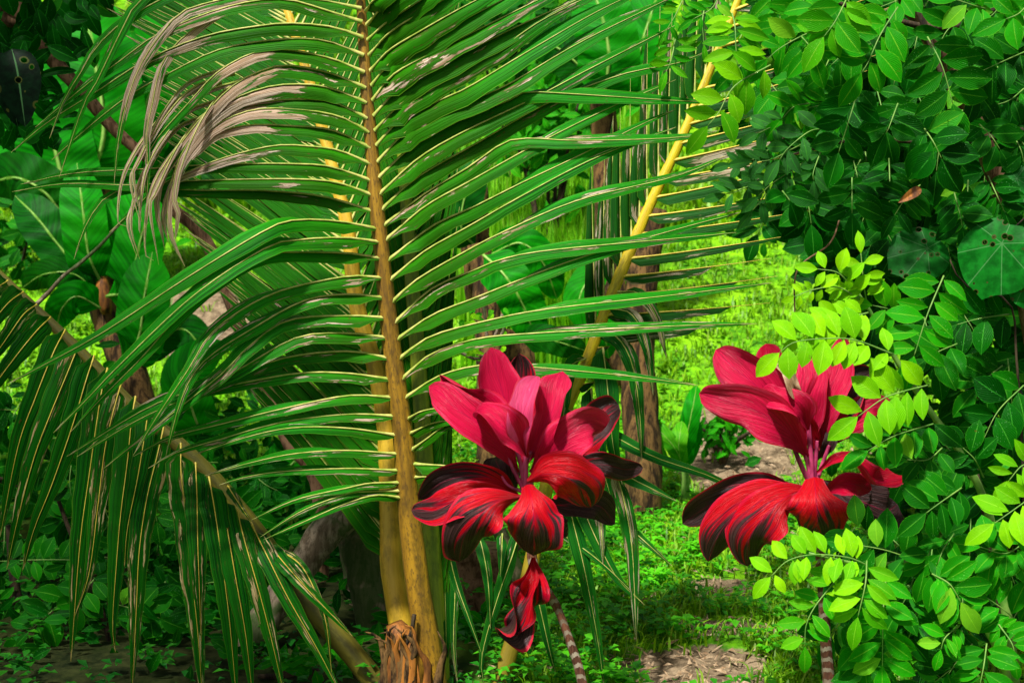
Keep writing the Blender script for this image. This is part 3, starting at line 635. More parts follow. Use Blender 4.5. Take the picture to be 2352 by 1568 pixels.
# =================================================================== red cordylines
def cord_leaf(z, pts, w, d, dark=.3, pink=0.0, roll=0.0, fold=.25, wave=.12, bow=.05, d1=None, cup=1, tipp=.8, parent=None, label=None, m=None, basew=.07, name='leaf'):
    q = path3(z, pts, d, d1 if d1 is not None else d, bow); n = 26; c = smooth(q, n); mm = 13
    sc = ZO[z][2]; wid = w * 1.08 * sc / FOC * d; rows = []; uvs = []; cols = []; r = random.random(); b = MB(); wave = wave * 1.5 + .09; fold = fold * 1.35; ph = r * 9
    for i in range(n):
        t = i / (n - 1); T = tang(c, i); V = (CAM - c[i]).normalized(); A = T.cross(V).normalized(); Nn = A.cross(T).normalized()
        rl = roll * (0.3 + t); A2 = A * math.cos(rl) + Nn * math.sin(rl); N2 = Nn * math.cos(rl) - A * math.sin(rl)
        pr = (sstep(-.05, .50, t)) * (1 - basew) + basew
        end = (1 - max(0, (t - .5) / .5) ** 2.5) ** .66 if t < 1 else 0
        ww = wid * .5 * pr * end
        row = []; u_ = []; c_ = []
        for j in range(mm):
            s = j / (mm - 1) * 2 - 1; e = abs(s)
            wv = wave * ww * (e ** 2) * math.sin(t * 9 + r * 6 + (2.0 if s > 0 else 0)) * sstep(.15, .4, t)
            lift = cup * fold * ww * (e ** 1.4 * (1.2 - .5 * t)) + wv + .05 * ww * math.cos(s * 15 + math.sin(t * 5 + ph)) * (1 - e * .5) + .16 * ww * sstep(.6, 1, t) * math.sin(t * 8 + ph) * (.5 + s * .5 * math.cos(ph))
            tipcurl = -cup * .0
            row.append(c[i] + A2 * s * ww * (1 + .06 * math.sin(t * 11 + ph + s * 2.2) + .03 * math.sin(t * 23 + ph * 3 - s * 3)) * (1 - .12 * fold) + N2 * (lift - .22 * ww * sstep(.72, 1, e) * math.sin(ph * 5 + s * 2 + t * 5)))
            edge = sstep(.86, 1.0, e)
            u_.append((j / (mm - 1), t)); c_.append((dark, r, min(1, pink * .6 + .42 * edge * (1 if dark < .3 else .1) * sstep(.1, .4, t))))
        rows.append(row); uvs.append(u_); cols.append(c_)
    b.grid(rows, uvs, cols)
    # leaf stalk
    o = b.build(name, m or M['cord'], parent)
    if label: o['label'] = label
    return o
def stem(parent, z, pts, d, radii, mat, name='stem', d1=None, k=12, ridge=.06):
    c = smooth(path3(z, pts, d, d1), 40); q = smooth([Vector((r, 0, 0)) for r in radii], 40)
    b = MB(); b.tube(c, [v.x for v in q], k, 0, ridge=ridge); return b.build(name, mat, parent)
D1 = 3.62
g = P(1330, 1600, D1 + .1); c1root = P(1330, 1568, D1); c1root.z = hill(c1root.x, c1root.y)
k1 = thing('cordyline', 'red and maroon ti plant in the middle, one withered leaf hanging on its ringed stem', 'plant', c1root, 'red leaved plants')
stem(k1, 8, [(1365, 200), (1370, 450), (1380, 720), (1425, 860), (1545, 1050), (1640, 1300), (1700, 1480), (1740, 1700), (1760, 1950)], D1 + .04, [.010, .011, .013, .0115, .0105, .011, .012, .013, .015], M['cordstem'])
for pp, rr in (([(860, 760), (800, 880), (815, 1020)], .006), ([(700, 800), (750, 900), (805, 1010)], .006), ([(750, 720), (790, 860), (810, 1010)], .006), ([(820, 780), (820, 900), (815, 1010)], .007), ([(890, 880), (860, 940), (830, 1020)], .006), ([(640, 880), (700, 980), (800, 1030)], .004)):
    stem(k1, 10, pp, D1 + .01, [rr * .8, rr, rr * 1.1], M['petiole'], 'petiole', k=8)
A = lambda *a, **k: cord_leaf(10, *a, parent=k1, **k)
A([(800, 840), (740, 620), (670, 380), (620, 200), (590, 75)], 290, D1 + .08, .12, .05, fold=.3, bow=.0, label='tall bright pink red leaf')
A([(800, 760), (795, 520), (790, 330), (785, 200), (775, 115)], 235, D1 + .12, .5, .0, fold=.25, bow=-.02, label='upright leaf with dark stripes')
A([(800, 790), (700, 640), (600, 480), (440, 370), (330, 290), (250, 255)], 175, D1 + .06, .15, .02, roll=.6, fold=.4, bow=.02, wave=.5)
A([(770, 900), (690, 770), (540, 610), (340, 460), (250, 370), (180, 330)], 240, D1 + .03, .10, .04, roll=-.25, fold=.25, bow=.05, label='long pink red leaf reaching left')
A([(1000, 850), (1120, 760), (1240, 620), (1350, 510), (1436, 455)], 240, D1 + .14, .55, .0, roll=.1, fold=.25)
A([(820, 850), (900, 680), (990, 510), (1030, 350), (1065, 232)], 235, D1 + .04, .12, .08, roll=.35, fold=.4, wave=.4)
A([(850, 900), (980, 780), (1110, 650), (1240, 580), (1350, 600)], 270, D1 + .01, .22, .05, roll=-.2, fold=.3, bow=.06)
A([(840, 800), (760, 690), (660, 590), (560, 500), (480, 505)], 200, D1 - .02, .08, .05, roll=-.45, fold=.5, bow=.06, wave=.45)
A([(820, 780), (790, 640), (810, 500), (850, 390), (900, 265)], 200, D1 - .03, .06, .55, roll=.5, fold=.65, bow=.05, label='pale pink young leaf at the centre')
A([(740, 1050), (680, 940), (640, 860), (615, 800)], 210, D1 + .10, .85, .0)
A([(1050, 930), (1200, 850), (1350, 850), (1480, 880), (1595, 870)], 165, D1 + .12, .72, .0, roll=-.2)
A([(900, 1120), (1060, 1110), (1200, 1110), (1320, 1130), (1410, 1240)], 190, D1 + .12, .92, .0, roll=.2, label='nearly black leaf pointing right')
A([(960, 1180), (1020, 1230), (1060, 1270), (1100, 1260)], 130, D1 + .14, .9, .0)
A([(790, 1080), (640, 960), (460, 920), (280, 960), (110, 1080)], 215, D1 + .05, .58, .0, roll=.25, fold=.3, bow=.05)
A([(780, 1060), (560, 1050), (380, 1080), (220, 1150), (65, 1150)], 215, D1 + .02, .40, .0, roll=-.1, bow=.09)
A([(790, 1060), (640, 1090), (510, 1190), (410, 1330), (380, 1490)], 300, D1 - .02, .56, .0, roll=.2, fold=-.25, bow=.09, label='broad drooping leaf, maroon with a red streak')
A([(830, 960), (950, 910), (1080, 930), (1190, 1010), (1250, 1130)], 300, D1 - .04, .35, .0, roll=-.3, fold=-.25, bow=.08)
A([(830, 980), (860, 1080), (875, 1200), (875, 1330), (870, 1450)], 350, D1 - .06, .54, .0, fold=-.25, bow=.07, label='front leaf hanging straight down, maroon centre and red rim', basew=.2)
cord_leaf(8, [(1385, 720), (1370, 860), (1320, 980), (1260, 1120), (1160, 1250)], 300, D1 - .01, .62, .0, parent=k1, fold=.9, wave=.8, roll=.5, bow=.02, label='withered crumpled leaf hanging from the stem')
cord_leaf(8, [(1385, 740), (1400, 880), (1360, 1050), (1310, 1180), (1290, 1220)], 170, D1 - .03, .4, .0, parent=k1, fold=.9, wave=.8, roll=-.5, bow=.02, label='shrivelled red leaf')
fix_parent(k1)
D2 = 3.78
c2root = P(1900, 1568, D2); c2root.z = hill(c2root.x, c2root.y)
k2 = thing('cordyline', 'red and maroon ti plant on the right, partly covered by lime green leaflets', 'plant', c2root, 'red leaved plants')
stem(k2, 9, [(930, 150), (960, 500), (990, 900), (1010, 1230), (1020, 1400), (1035, 1650), (1040, 1800)], D2 + .05, [.012, .012, .013, .013, .0145, .016, .017], M['cordstem'])
for pp, rr in (([(790, 690), (840, 820), (900, 950)], .007), ([(850, 700), (890, 820), (920, 950)], .006), ([(900, 560), (915, 750), (930, 950)], .008), ([(960, 690), (950, 820), (940, 950)], .006), ([(1040, 720), (1000, 830), (960, 950)], .006)):
    stem(k2, 11, pp, D2 + .01, [rr * .8, rr, rr * 1.1], M['petiole'], 'petiole', k=8)
B = lambda *a, **k: cord_leaf(11, *a, parent=k2, **k)
B([(820, 700), (770, 500), (700, 320), (650, 180), (620, 50)], 230, D2 + .10, .25, .0)
B([(860, 640), (720, 470), (560, 330), (410, 210), (290, 90)], 300, D2 + .04, .12, .06, roll=-.1, fold=.3, label='broad pink red leaf reaching up left')
B([(1000, 760), (900, 650), (760, 610), (620, 600), (540, 600)], 200, D2 + .06, .3, .0, roll=-.3)
B([(900, 800), (780, 640), (580, 500), (370, 430), (180, 380)], 290, D2 + .01, .12, .04, roll=.15, fold=.25, bow=.07, label='long pink red leaf reaching left')
B([(900, 620), (850, 500), (760, 440), (650, 400), (585, 360)], 200, D2 - .02, .1, .05, roll=-.5, fold=.45, wave=.4)
B([(940, 760), (900, 540), (900, 380), (930, 250), (900, 100)], 230, D2 + .06, .14, .06, fold=.3)
B([(950, 800), (990, 560), (1040, 380), (1100, 200), (1130, 0)], 240, D2 + .07, .12, .05, roll=.2, fold=.4)
B([(980, 760), (1060, 600), (1150, 430), (1230, 300), (1350, 235)], 200, D2 + .09, .68, .0)
B([(960, 800), (1080, 640), (1200, 540), (1340, 470), (1490, 560)], 200, D2 + .08, .2, .0)
B([(960, 820), (1050, 690), (1060, 580)], 90, D2 + .06, .9, .0)
B([(900, 1020), (650, 1010), (420, 1050), (240, 1120), (70, 1240)], 250, D2 + .05, .75, .0, roll=.1, bow=.06, label='dull olive maroon leaf at far left')
B([(900, 1010), (680, 1040), (470, 1130), (320, 1290), (240, 1490)], 260, D2 + .03, .50, .0, roll=.1, fold=-.2, bow=.08)
B([(920, 1000), (760, 1060), (620, 1180), (510, 1340), (500, 1520)], 300, D2 - .02, .46, .0, roll=.1, fold=-.25, bow=.08)
B([(1000, 960), (1150, 1040), (1300, 1110), (1420, 1150), (1490, 1110)], 280, D2 + .10, .97, .0, label='almost black leaf on the right side')
B([(960, 900), (1080, 820), (1200, 830), (1310, 960), (1450, 950), (1640, 900)], 150, D2 + .0, .28, .0, roll=.9, fold=.6, wave=.6, label='twisted narrow red leaf')
B([(1000, 1040), (1120, 980), (1220, 980), (1320, 1010)], 150, D2 + .04, .25, .0)
B([(940, 930), (950, 1040), (960, 1150), (960, 1260), (930, 1350)], 370, D2 - .07, .46, .0, fold=-.25, bow=.07, basew=.25, label='front leaf hanging down, half red and half maroon')
cord_leaf(11, [(860, 420), (800, 330), (760, 230), (700, 180)], 90, D2 - .01, 0, 0, parent=k2, fold=.8, wave=.9, m=M['deadleaf'], name='dry_bract', label='dry straw brown tuft')
fix_parent(k2)

# =================================================================== trees and shrubs with compound leaves
def leaflet_mesh(b, p, d, nrm, L, w, tone, gray=0.0, ns=7, droop=.15):
    side = d.cross(nrm).normalized(); nrm = side.cross(d).normalized(); rows = []; uvs = []; cols = []; r = random.random()
    k = random.uniform(-.25, .25); f = random.uniform(.1, .35)
    prof = (0.0, .50, .86, 1.0, .90, .56, 0.0) if ns == 7 else (0, .8, .9, 0)
    for i in range(ns):
        t = i / (ns - 1); ww = w * .5 * prof[i]
        c = p + d * (L * t) + nrm * (-droop * L * t * t + .04 * L * math.sin(t * 3)) + side * (k * L * .25 * t * t)
        rows.append([c + side * s * ww + nrm * f * abs(s) ** 1.3 * ww for s in (-1, -.5, 0, .5, 1)]); uvs.append([(u, t) for u in (0, .25, .5, .75, 1)]); cols.append([(tone, r, gray)] * 5)
    if ns == 7 and tone < .6 and random.random() < .05: cols = [[(min(1, tone + .45), q[1], .25) for q in cc] for cc in cols]
    b.grid(rows, uvs, cols, 0)
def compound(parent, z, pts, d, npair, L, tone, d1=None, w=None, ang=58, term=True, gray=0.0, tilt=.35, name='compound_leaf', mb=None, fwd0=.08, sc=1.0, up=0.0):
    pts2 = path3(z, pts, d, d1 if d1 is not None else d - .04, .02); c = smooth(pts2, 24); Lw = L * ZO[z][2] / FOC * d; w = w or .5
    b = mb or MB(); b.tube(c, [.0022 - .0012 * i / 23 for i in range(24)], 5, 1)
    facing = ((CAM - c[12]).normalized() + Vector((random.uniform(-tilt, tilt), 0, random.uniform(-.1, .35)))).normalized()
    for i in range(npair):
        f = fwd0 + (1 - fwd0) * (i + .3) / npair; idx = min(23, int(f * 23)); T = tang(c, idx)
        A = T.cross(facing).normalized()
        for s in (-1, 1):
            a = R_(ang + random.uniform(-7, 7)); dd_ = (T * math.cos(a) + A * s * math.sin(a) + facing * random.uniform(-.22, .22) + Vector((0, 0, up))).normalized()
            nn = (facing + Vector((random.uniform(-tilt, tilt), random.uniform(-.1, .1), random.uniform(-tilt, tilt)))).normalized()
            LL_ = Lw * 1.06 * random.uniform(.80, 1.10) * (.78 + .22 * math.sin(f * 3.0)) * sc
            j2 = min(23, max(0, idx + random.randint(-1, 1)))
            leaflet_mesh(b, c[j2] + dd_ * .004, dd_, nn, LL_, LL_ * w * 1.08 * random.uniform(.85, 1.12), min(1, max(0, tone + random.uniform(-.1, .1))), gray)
    if term:
        leaflet_mesh(b, c[-1], (tang(c, 23) + Vector((0, 0, -.1))).normalized(), facing, Lw * 1.05, Lw * 1.05 * w, tone, gray)
    if mb is None: return b.build(name, [M['comp'], M['twig']], parent)

def added_crown(parent, xa, xb, ya, yb, za, zb, n):  # unseen leaves added above the frame to block light at the sides
    b = MB(); rg = random.Random(4)
    for i in range(n):
        y = rg.uniform(ya, yb); zmin = 1.6 + y * .145; z = max(za, zmin) + rg.random() * (zb - za)
        x = rg.uniform(xa, xb); a = rg.uniform(-3.1, 0)
        leaflet_mesh(b, Vector((x, y, z)), Vector((math.cos(a), rg.uniform(-.6, .6), math.sin(a) * .5)).normalized(), Vector((rg.uniform(-.5, .5), rg.uniform(-.6, .2), 1)).normalized(), rg.uniform(.12, .22), rg.uniform(.06, .10), .1, ns=4)
    o = b.build('added_crown', [M['comp']], parent); o['kind'] = 'stuff'; o['label'] = 'crown of unseen leaves added overhead for shade'
# --- overhanging tree, upper right
troot = P(2330, 1568, 5.0); troot.z = hill(troot.x, troot.y)
tree = thing('overhanging_tree', 'leafy tree hanging its dark green compound leaves over the upper right', 'tree', troot)
def branch(parent, z, pts, d, r0, r1, mat='twigdark', name='branch', d1=None):
    c = smooth(path3(z, pts, d, d1), 24); b = MB(); b.tube(c, [r0 + (r1 - r0) * i / 23 for i in range(24)], 7, 0, ridge=.08); return b.build(name, M[mat], parent)
branch(tree, 0, [(2420, 1700), (2420, 1300), (2400, 900), (2320, 500), (2200, 200), (2080, 0), (2040, -80)], 5.0, .06, .02, 'barkbrown', 'trunk', 3.95)
branch(tree, 0, [(2110, 20), (2150, 140), (2190, 230), (2230, 330)], 3.9, .010, .004)
branch(tree, 0, [(2400, -60), (2200, 60), (2000, 30), (1800, -40)], 3.95, .012, .005)
branch(tree, 0, [(2350, 300), (2180, 330), (1980, 320), (1800, 360)], 4.1, .010, .003)
branch(tree, 0, [(1930, 500), (1905, 560), (1832, 620), (1825, 730)], 3.8, .0025, .002, 'barkbrown')
TL = [  # z, rachis, depth, pairs, leaflet length (zoom px), tone
    (3, [(380, 90), (400, 180), (405, 300), (415, 440)], 3.6, 6, 215, .72, .34, 80), (3, [(640, 440), (400, 580), (290, 760), (215, 850)], 3.5, 4, 225, .72, .48, 60),
    (3, [(1170, -40), (1080, 140), (1000, 250)], 3.45, 4, 255, .62, .5, 60), (3, [(1500, 50), (1380, 240), (1300, 420), (1255, 490)], 3.5, 5, 255, .48, .5, 62),
    (3, [(1700, 250), (1800, 450), (1870, 700)], 3.6, 4, 290, .18, .5, 66), (3, [(1250, 550), (1180, 780), (1100, 1030)], 3.6, 4, 235, .08, .55, 60),
    (3, [(640, -30), (700, 90), (700, 210)], 3.7, 4, 210, .5, .45, 75), (3, [(850, 250), (900, 310), (930, 380)], 3.5, 3, 220, .5, .5, 70),
    (3, [(1000, 180), (840, 250), (700, 330), (620, 400)], 3.65, 3, 210, .4, .45, 55), (3, [(2050, 840), (2130, 920), (2190, 1010)], 3.7, 3, 200, .08, .55, 60),
    (3, [(1680, 870), (1740, 960), (1795, 1070)], 3.6, 3, 260, .03, .6, 60), (3, [(2090, 60), (2020, 40), (1900, 0)], 3.55, 3, 220, .4, .5, 66),
    (3, [(2280, -60), (2150, 90), (2120, 110)], 3.6, 3, 210, .35, .5, 62), (3, [(2400, 0), (2320, 90), (2230, 130)], 3.5, 3, 230, .35, .5, 66),
    (3, [(2360, 350), (2200, 420), (2070, 480)], 3.7, 3, 230, .15, .5, 60), (3, [(1600, -60), (1480, 10), (1350, 60)], 3.7, 4, 200, .3, .5, 60),
    (3, [(880, -60), (850, 40), (800, 120)], 3.7, 4, 210, .5, .45, 62), (3, [(200, 20), (180, 150), (190, 300)], 3.8, 6, 130, .62, .3, 62),
    (3, [(60, -30), (0, 100), (-60, 200)], 3.8, 6, 120, .6, .3, 62), (3, [(300, -40), (240, 60), (120, 130)], 3.7, 5, 130, .5, .35, 62),
    (3, [(0, 250), (-30, 400), (-60, 480)], 3.8, 4, 150, .6, .35, 72), (3, [(560, 350), (470, 420), (400, 480)], 3.8, 3, 190, .35, .45, 60),
    (3, [(900, 700), (800, 720), (720, 800)], 3.8, 2, 200, .45, .5, 60), (3, [(1120, 620), (1000, 700), (900, 730)], 3.8, 3, 190, .3, .55, 60),
    (3, [(1500, 700), (1440, 860), (1420, 900)], 3.7, 3, 240, .06, .55, 60), (3, [(1650, 1250), (1560, 1330), (1480, 1450)], 3.8, 5, 180, .05, .4, 70),
    (3, [(1880, 1300), (1920, 1450), (1935, 1530)], 3.7, 4, 190, .03, .5, 60), (3, [(2110, 1190), (2160, 1300), (2220, 1430)], 3.7, 4, 180, .03, .5, 60),
    (3, [(1190, 1200), (1190, 1350), (1190, 1440)], 3.75, 3, 220, .04, .5, 60), (3, [(1000, 1180), (900, 1290), (870, 1370)], 3.8, 2, 170, .08, .5, 50),
    (3, [(720, 1290), (760, 1340), (770, 1360)], 3.7, 1, 210, .0, .55, 50), (3, [(1440, 1070), (1445, 1250), (1440, 1400)], 3.85, 4, 170, .04, .5, 65),
    (3, [(1320, 1190), (1300, 1350), (1260, 1500)], 3.85, 4, 180, .04, .5, 60), (3, [(2351, 600), (2250, 680), (2120, 720)], 3.8, 3, 200, .1, .5, 60),
    (3, [(2270, 900), (2330, 1010), (2351, 1100)], 3.7, 3, 200, .08, .55, 60), (3, [(1950, 120), (1840, 200), (1780, 300)], 3.75, 3, 230, .15, .5, 62),
    (3, [(1880, 440), (1980, 560), (2060, 650)], 3.75, 3, 220, .12, .5, 62), (3, [(1320, 300), (1180, 330), (1050, 440)], 3.75, 3, 230, .2, .5, 60)]
GR = [(3, [(1000, 870), (900, 890), (760, 1000), (700, 1080)], 3.75, 3, 190, .1, .45, 60), (3, [(900, 950), (780, 1010), (640, 1080), (520, 1090)], 3.8, 4, 170, .12, .4, 45),
      (3, [(860, 1100), (740, 1180), (650, 1240), (560, 1320)], 3.8, 4, 160, .12, .42, 50), (3, [(760, 800), (640, 860), (560, 900)], 3.8, 3, 150, .15, .45, 55),
      (3, [(640, 1000), (560, 1060), (450, 1100), (380, 1110)], 3.85, 3, 150, .15, .4, 40), (3, [(640, 1150), (540, 1230), (420, 1290), (340, 1310)], 3.85, 4, 160, .15, .38, 50),
      (3, [(980, 1020), (930, 1160), (930, 1220)], 3.75, 3, 150, .08, .45, 50), (3, [(620, 1280), (580, 1350), (520, 1420)], 3.85, 2, 160, .1, .4, 50)]
random.seed(21)
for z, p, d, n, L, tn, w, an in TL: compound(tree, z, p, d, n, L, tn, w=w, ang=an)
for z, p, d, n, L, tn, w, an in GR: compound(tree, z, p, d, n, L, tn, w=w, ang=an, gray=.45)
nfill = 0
for i in range(54):       # more of its leaves deeper in the tree, toned darker for shade
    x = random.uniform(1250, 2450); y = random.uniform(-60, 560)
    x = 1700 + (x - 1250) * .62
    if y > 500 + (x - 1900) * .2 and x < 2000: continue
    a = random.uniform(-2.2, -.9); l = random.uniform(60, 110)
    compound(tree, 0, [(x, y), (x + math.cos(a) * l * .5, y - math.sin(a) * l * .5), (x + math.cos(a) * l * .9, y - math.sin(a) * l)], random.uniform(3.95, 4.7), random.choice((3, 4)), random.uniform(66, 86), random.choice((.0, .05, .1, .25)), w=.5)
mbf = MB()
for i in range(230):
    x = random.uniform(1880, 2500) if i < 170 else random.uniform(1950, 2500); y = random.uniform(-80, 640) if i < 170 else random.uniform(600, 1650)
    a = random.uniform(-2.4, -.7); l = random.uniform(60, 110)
    compound(tree, 0, [(x, y), (x + math.cos(a) * l * .5, y - math.sin(a) * l * .5), (x + math.cos(a) * l * .9, y - math.sin(a) * l)], random.uniform(4.6, 5.8), 4, random.uniform(72, 95), random.choice((.0, .0, .08)), w=.52, mb=mbf)  # near-black tones paint the shade in gaps between sprays
fo = mbf.build('foliage', [M['comp'], M['twig']], tree); fo['kind'] = 'stuff'; fo['label'] = 'deep foliage with shade put into its dark tone'
added_crown(tree, 1.0, 3.8, 1.2, 5.6, 3.3, 4.6, 1700)
fix_parent(tree)

# --- shrub, lower right, with lime green shoots
sroot = P(2250, 1568, 3.7); sroot.z = hill(sroot.x, sroot.y) - .02
shrub = thing('leafy_shrub', 'shrub with lime green young compound leaves around the right hand red plant', 'shrub', sroot)
branch(shrub, 6, [(1160, 370), (1300, 560), (1470, 880), (1700, 1230), (1930, 1550), (2100, 1900), (2200, 2400), (2300, 3200)], 3.5, .004, .016, 'twig', 'stem', 3.75)
branch(shrub, 9, [(900, 690), (1290, 770), (1650, 750), (1900, 900), (2200, 1400), (2250, 1750)], 3.5, .003, .012, 'twig', 'stem', 3.7)
branch(shrub, 9, [(2000, 0), (2100, 500), (2200, 1100), (2250, 1750)], 3.8, .006, .014, 'twigdark', 'stem', 3.75)
SL = [(6, [(1290, 520), (1270, 400), (1250, 190)], 3.42, 5, 150, .95, .42, 80), (6, [(1240, 500), (1110, 330), (960, 295)], 3.4, 4, 150, 1.0, .52, 62),
      (6, [(1240, 500), (1100, 420), (950, 430), (800, 480)], 3.4, 6, 90, 1.0, .5, 60), (6, [(1300, 590), (1100, 640), (960, 690), (850, 760)], 3.38, 6, 160, 1.0, .5, 58),
      (6, [(1470, 870), (1210, 775), (1000, 765), (800, 790), (700, 860)], 3.36, 7, 215, .9, .55, 66), (6, [(1810, 340), (1700, 600), (1610, 880)], 3.42, 6, 235, .48, .46, 72),
      (6, [(1700, 1080), (1540, 1120), (1400, 1170), (1230, 1290)], 3.38, 5, 245, .80, .50, 66), (6, [(1740, 1340), (1480, 1420), (1300, 1520)], 3.45, 5, 210, .35, .52, 64),
      (6, [(2250, 600), (2050, 630), (1900, 670)], 3.7, 3, 230, .08, .5, 62), (6, [(2350, 1080), (2180, 1250), (2080, 1440)], 3.7, 4, 240, .05, .6, 62),
      (6, [(1900, 800), (1780, 850), (1700, 900)], 3.6, 2, 260, .15, .5, 66), (6, [(1500, 580), (1420, 560), (1330, 540)], 3.45, 2, 190, .6, .5, 60), (6, [(1250, 560), (1200, 600), (1150, 640)], 3.5, 2, 170, .7, .5, 60),
      (9, [(1290, 770), (1160, 720), (940, 700), (760, 740), (640, 850)], 3.36, 8, 185, .85, .5, 72), (9, [(1290, 740), (1280, 900), (1230, 1120)], 3.34, 5, 225, .72, .42, 62),
      (9, [(1170, 760), (1060, 900), (940, 1050), (880, 1180), (872, 1320)], 3.38, 7, 185, .6, .46, 66), (9, [(1420, 850), (1400, 1100), (1395, 1450)], 3.42, 6, 240, .42, .46, 60),
      (9, [(1930, 250), (1800, 340), (1690, 420)], 3.45, 4, 235, .18, .52, 66), (9, [(1660, 760), (1480, 690), (1370, 660), (1260, 640)], 3.5, 4, 235, .22, .48, 72),
      (9, [(1730, 830), (1850, 900), (1925, 1020)], 3.42, 4, 250, .38, .5, 56), (9, [(1910, 1180), (1820, 1260), (1790, 1340)], 3.42, 4, 150, .5, .45, 66),
      (9, [(2100, 1300), (2080, 1450), (2050, 1600)], 3.42, 4, 220, .3, .48, 70), (9, [(2420, 300), (2280, 400), (2150, 490)], 3.4, 4, 230, .85, .48, 64),
      (9, [(2180, 1170), (2270, 1300), (2290, 1400)], 3.45, 5, 150, .45, .48, 70), (9, [(2350, 1190), (2200, 1060), (2050, 960)], 3.5, 4, 240, .3, .5, 64),
      (9, [(2420, 560), (2240, 690), (2060, 650)], 3.5, 4, 230, .4, .5, 66), (9, [(1650, 1000), (1600, 1180), (1560, 1300)], 3.55, 4, 220, .12, .5, 60),
      (9, [(2440, 90), (2340, 100), (2250, 200)], 3.45, 4, 180, .8, .42, 64), (9, [(1200, 1250), (1260, 1350), (1280, 1480)], 3.5, 4, 210, .25, .5, 60),
      (9, [(2420, 760), (2340, 700), (2260, 800)], 3.5, 3, 230, .35, .5, 60), (9, [(2080, 180), (2020, 60), (1940, -20)], 3.6, 4, 230, .08, .52, 60),
      (9, [(1750, 600), (1700, 720), (1680, 800)], 3.5, 3, 230, .25, .48, 50), (9, [(1880, 560), (1800, 680), (1760, 820)], 3.48, 2, 270, .3, .42, 40),
      (9, [(1620, 820), (1560, 980), (1500, 1080)], 3.55, 4, 220, .2, .5, 60), (9, [(1950, 1400), (1850, 1480), (1750, 1560)], 3.6, 4, 200, .15, .5, 60),
      (9, [(1800, -20), (1700, 60), (1560, 60)], 3.5, 3, 220, .2, .5, 60), (9, [(1300, 560), (1230, 520), (1180, 540)], 3.65, 2, 220, .1, .6, 60),
      (9, [(1180, 800), (1160, 880), (1100, 1000)], 3.42, 6, 90, .9, .35, 78), (9, [(1100, 760), (1020, 710), (960, 740)], 3.4, 4, 50, 1.0, .4, 60), (9, [(1130, 740), (1110, 800), (1090, 860)], 3.38, 4, 50, 1.0, .4, 60)]
for z, p, d, n, L, tn, w, an in SL: compound(shrub, z, p, d, n, L, tn, w=w, ang=an)
for i in range(50):
    x = 1900 + random.uniform(0, 480); y = random.uniform(640, 1600)
    if x < 2120 and y < 1150: continue
    a = random.uniform(-2.6, -.5); l = random.uniform(70, 120)
    compound(shrub, 0, [(x, y), (x + math.cos(a) * l * .5, y - math.sin(a) * l * .5), (x + math.cos(a) * l * .9, y - math.sin(a) * l)], random.uniform(3.75, 4.5), 4, random.uniform(66, 84), random.choice((.03, .1, .2)), w=.5)  # fill leaves toned dark to stand for shaded gaps
fix_parent(shrub)

# --- dark shrub, lower left
lroot = P(160, 1560, 5.0); lroot.z = hill(lroot.x, lroot.y)
ls = thing('leafy_shrub', 'dark shrub with rounded compound leaves in the shade at lower left', 'shrub', lroot)
branch(ls, 7, [(370, 270), (480, 560), (620, 870), (720, 1200), (820, 1500), (900, 1900)], 4.7, .006, .014)
branch(ls, 7, [(60, 500), (100, 900), (180, 1300), (300, 1900)], 4.9, .012, .03)
branch(ls, 7, [(820, 1500), (500, 1350), (170, 1240)], 4.7, .006, .003)
for p, n, L in (([(0, 745), (250, 735), (500, 735)], 5, 150), ([(170, 1240), (330, 1100), (480, 960)][::-1], 3, 210), ([(800, 1040), (950, 1080), (1080, 1130)], 3, 190), ([(920, 1310), (1060, 1320), (1200, 1350)], 4, 160),
                ([(640, 860), (560, 960), (540, 1050)], 3, 190), ([(800, 1480), (720, 1440), (640, 1480)], 4, 160), ([(1060, 290), (1050, 400), (1060, 480)], 3, 160), ([(480, 100), (470, 200), (480, 300)], 3, 150)):
    compound(ls, 7, p, random.uniform(4.55, 4.75), n, L, .16, w=.58, ang=66)
for i in range(88):
    x = random.uniform(-20, 600) if i < 60 else random.uniform(-20, 620); y = (random.uniform(1020, 1620) if i < 60 else random.uniform(1320, 1640)) + (random.uniform(-150, 0) if x < 200 else 0); a = random.uniform(-3.4, .3); l = random.uniform(60, 100)
    compound(ls, 0, [(x, y), (x + math.cos(a) * l * .5, y - math.sin(a) * l * .5), (x + math.cos(a) * l, y - math.sin(a) * l * .8)], random.uniform(4.8, 5.6), 4, random.uniform(48, 66), random.choice((.0, .06, .12)), w=.56)
fix_parent(ls)

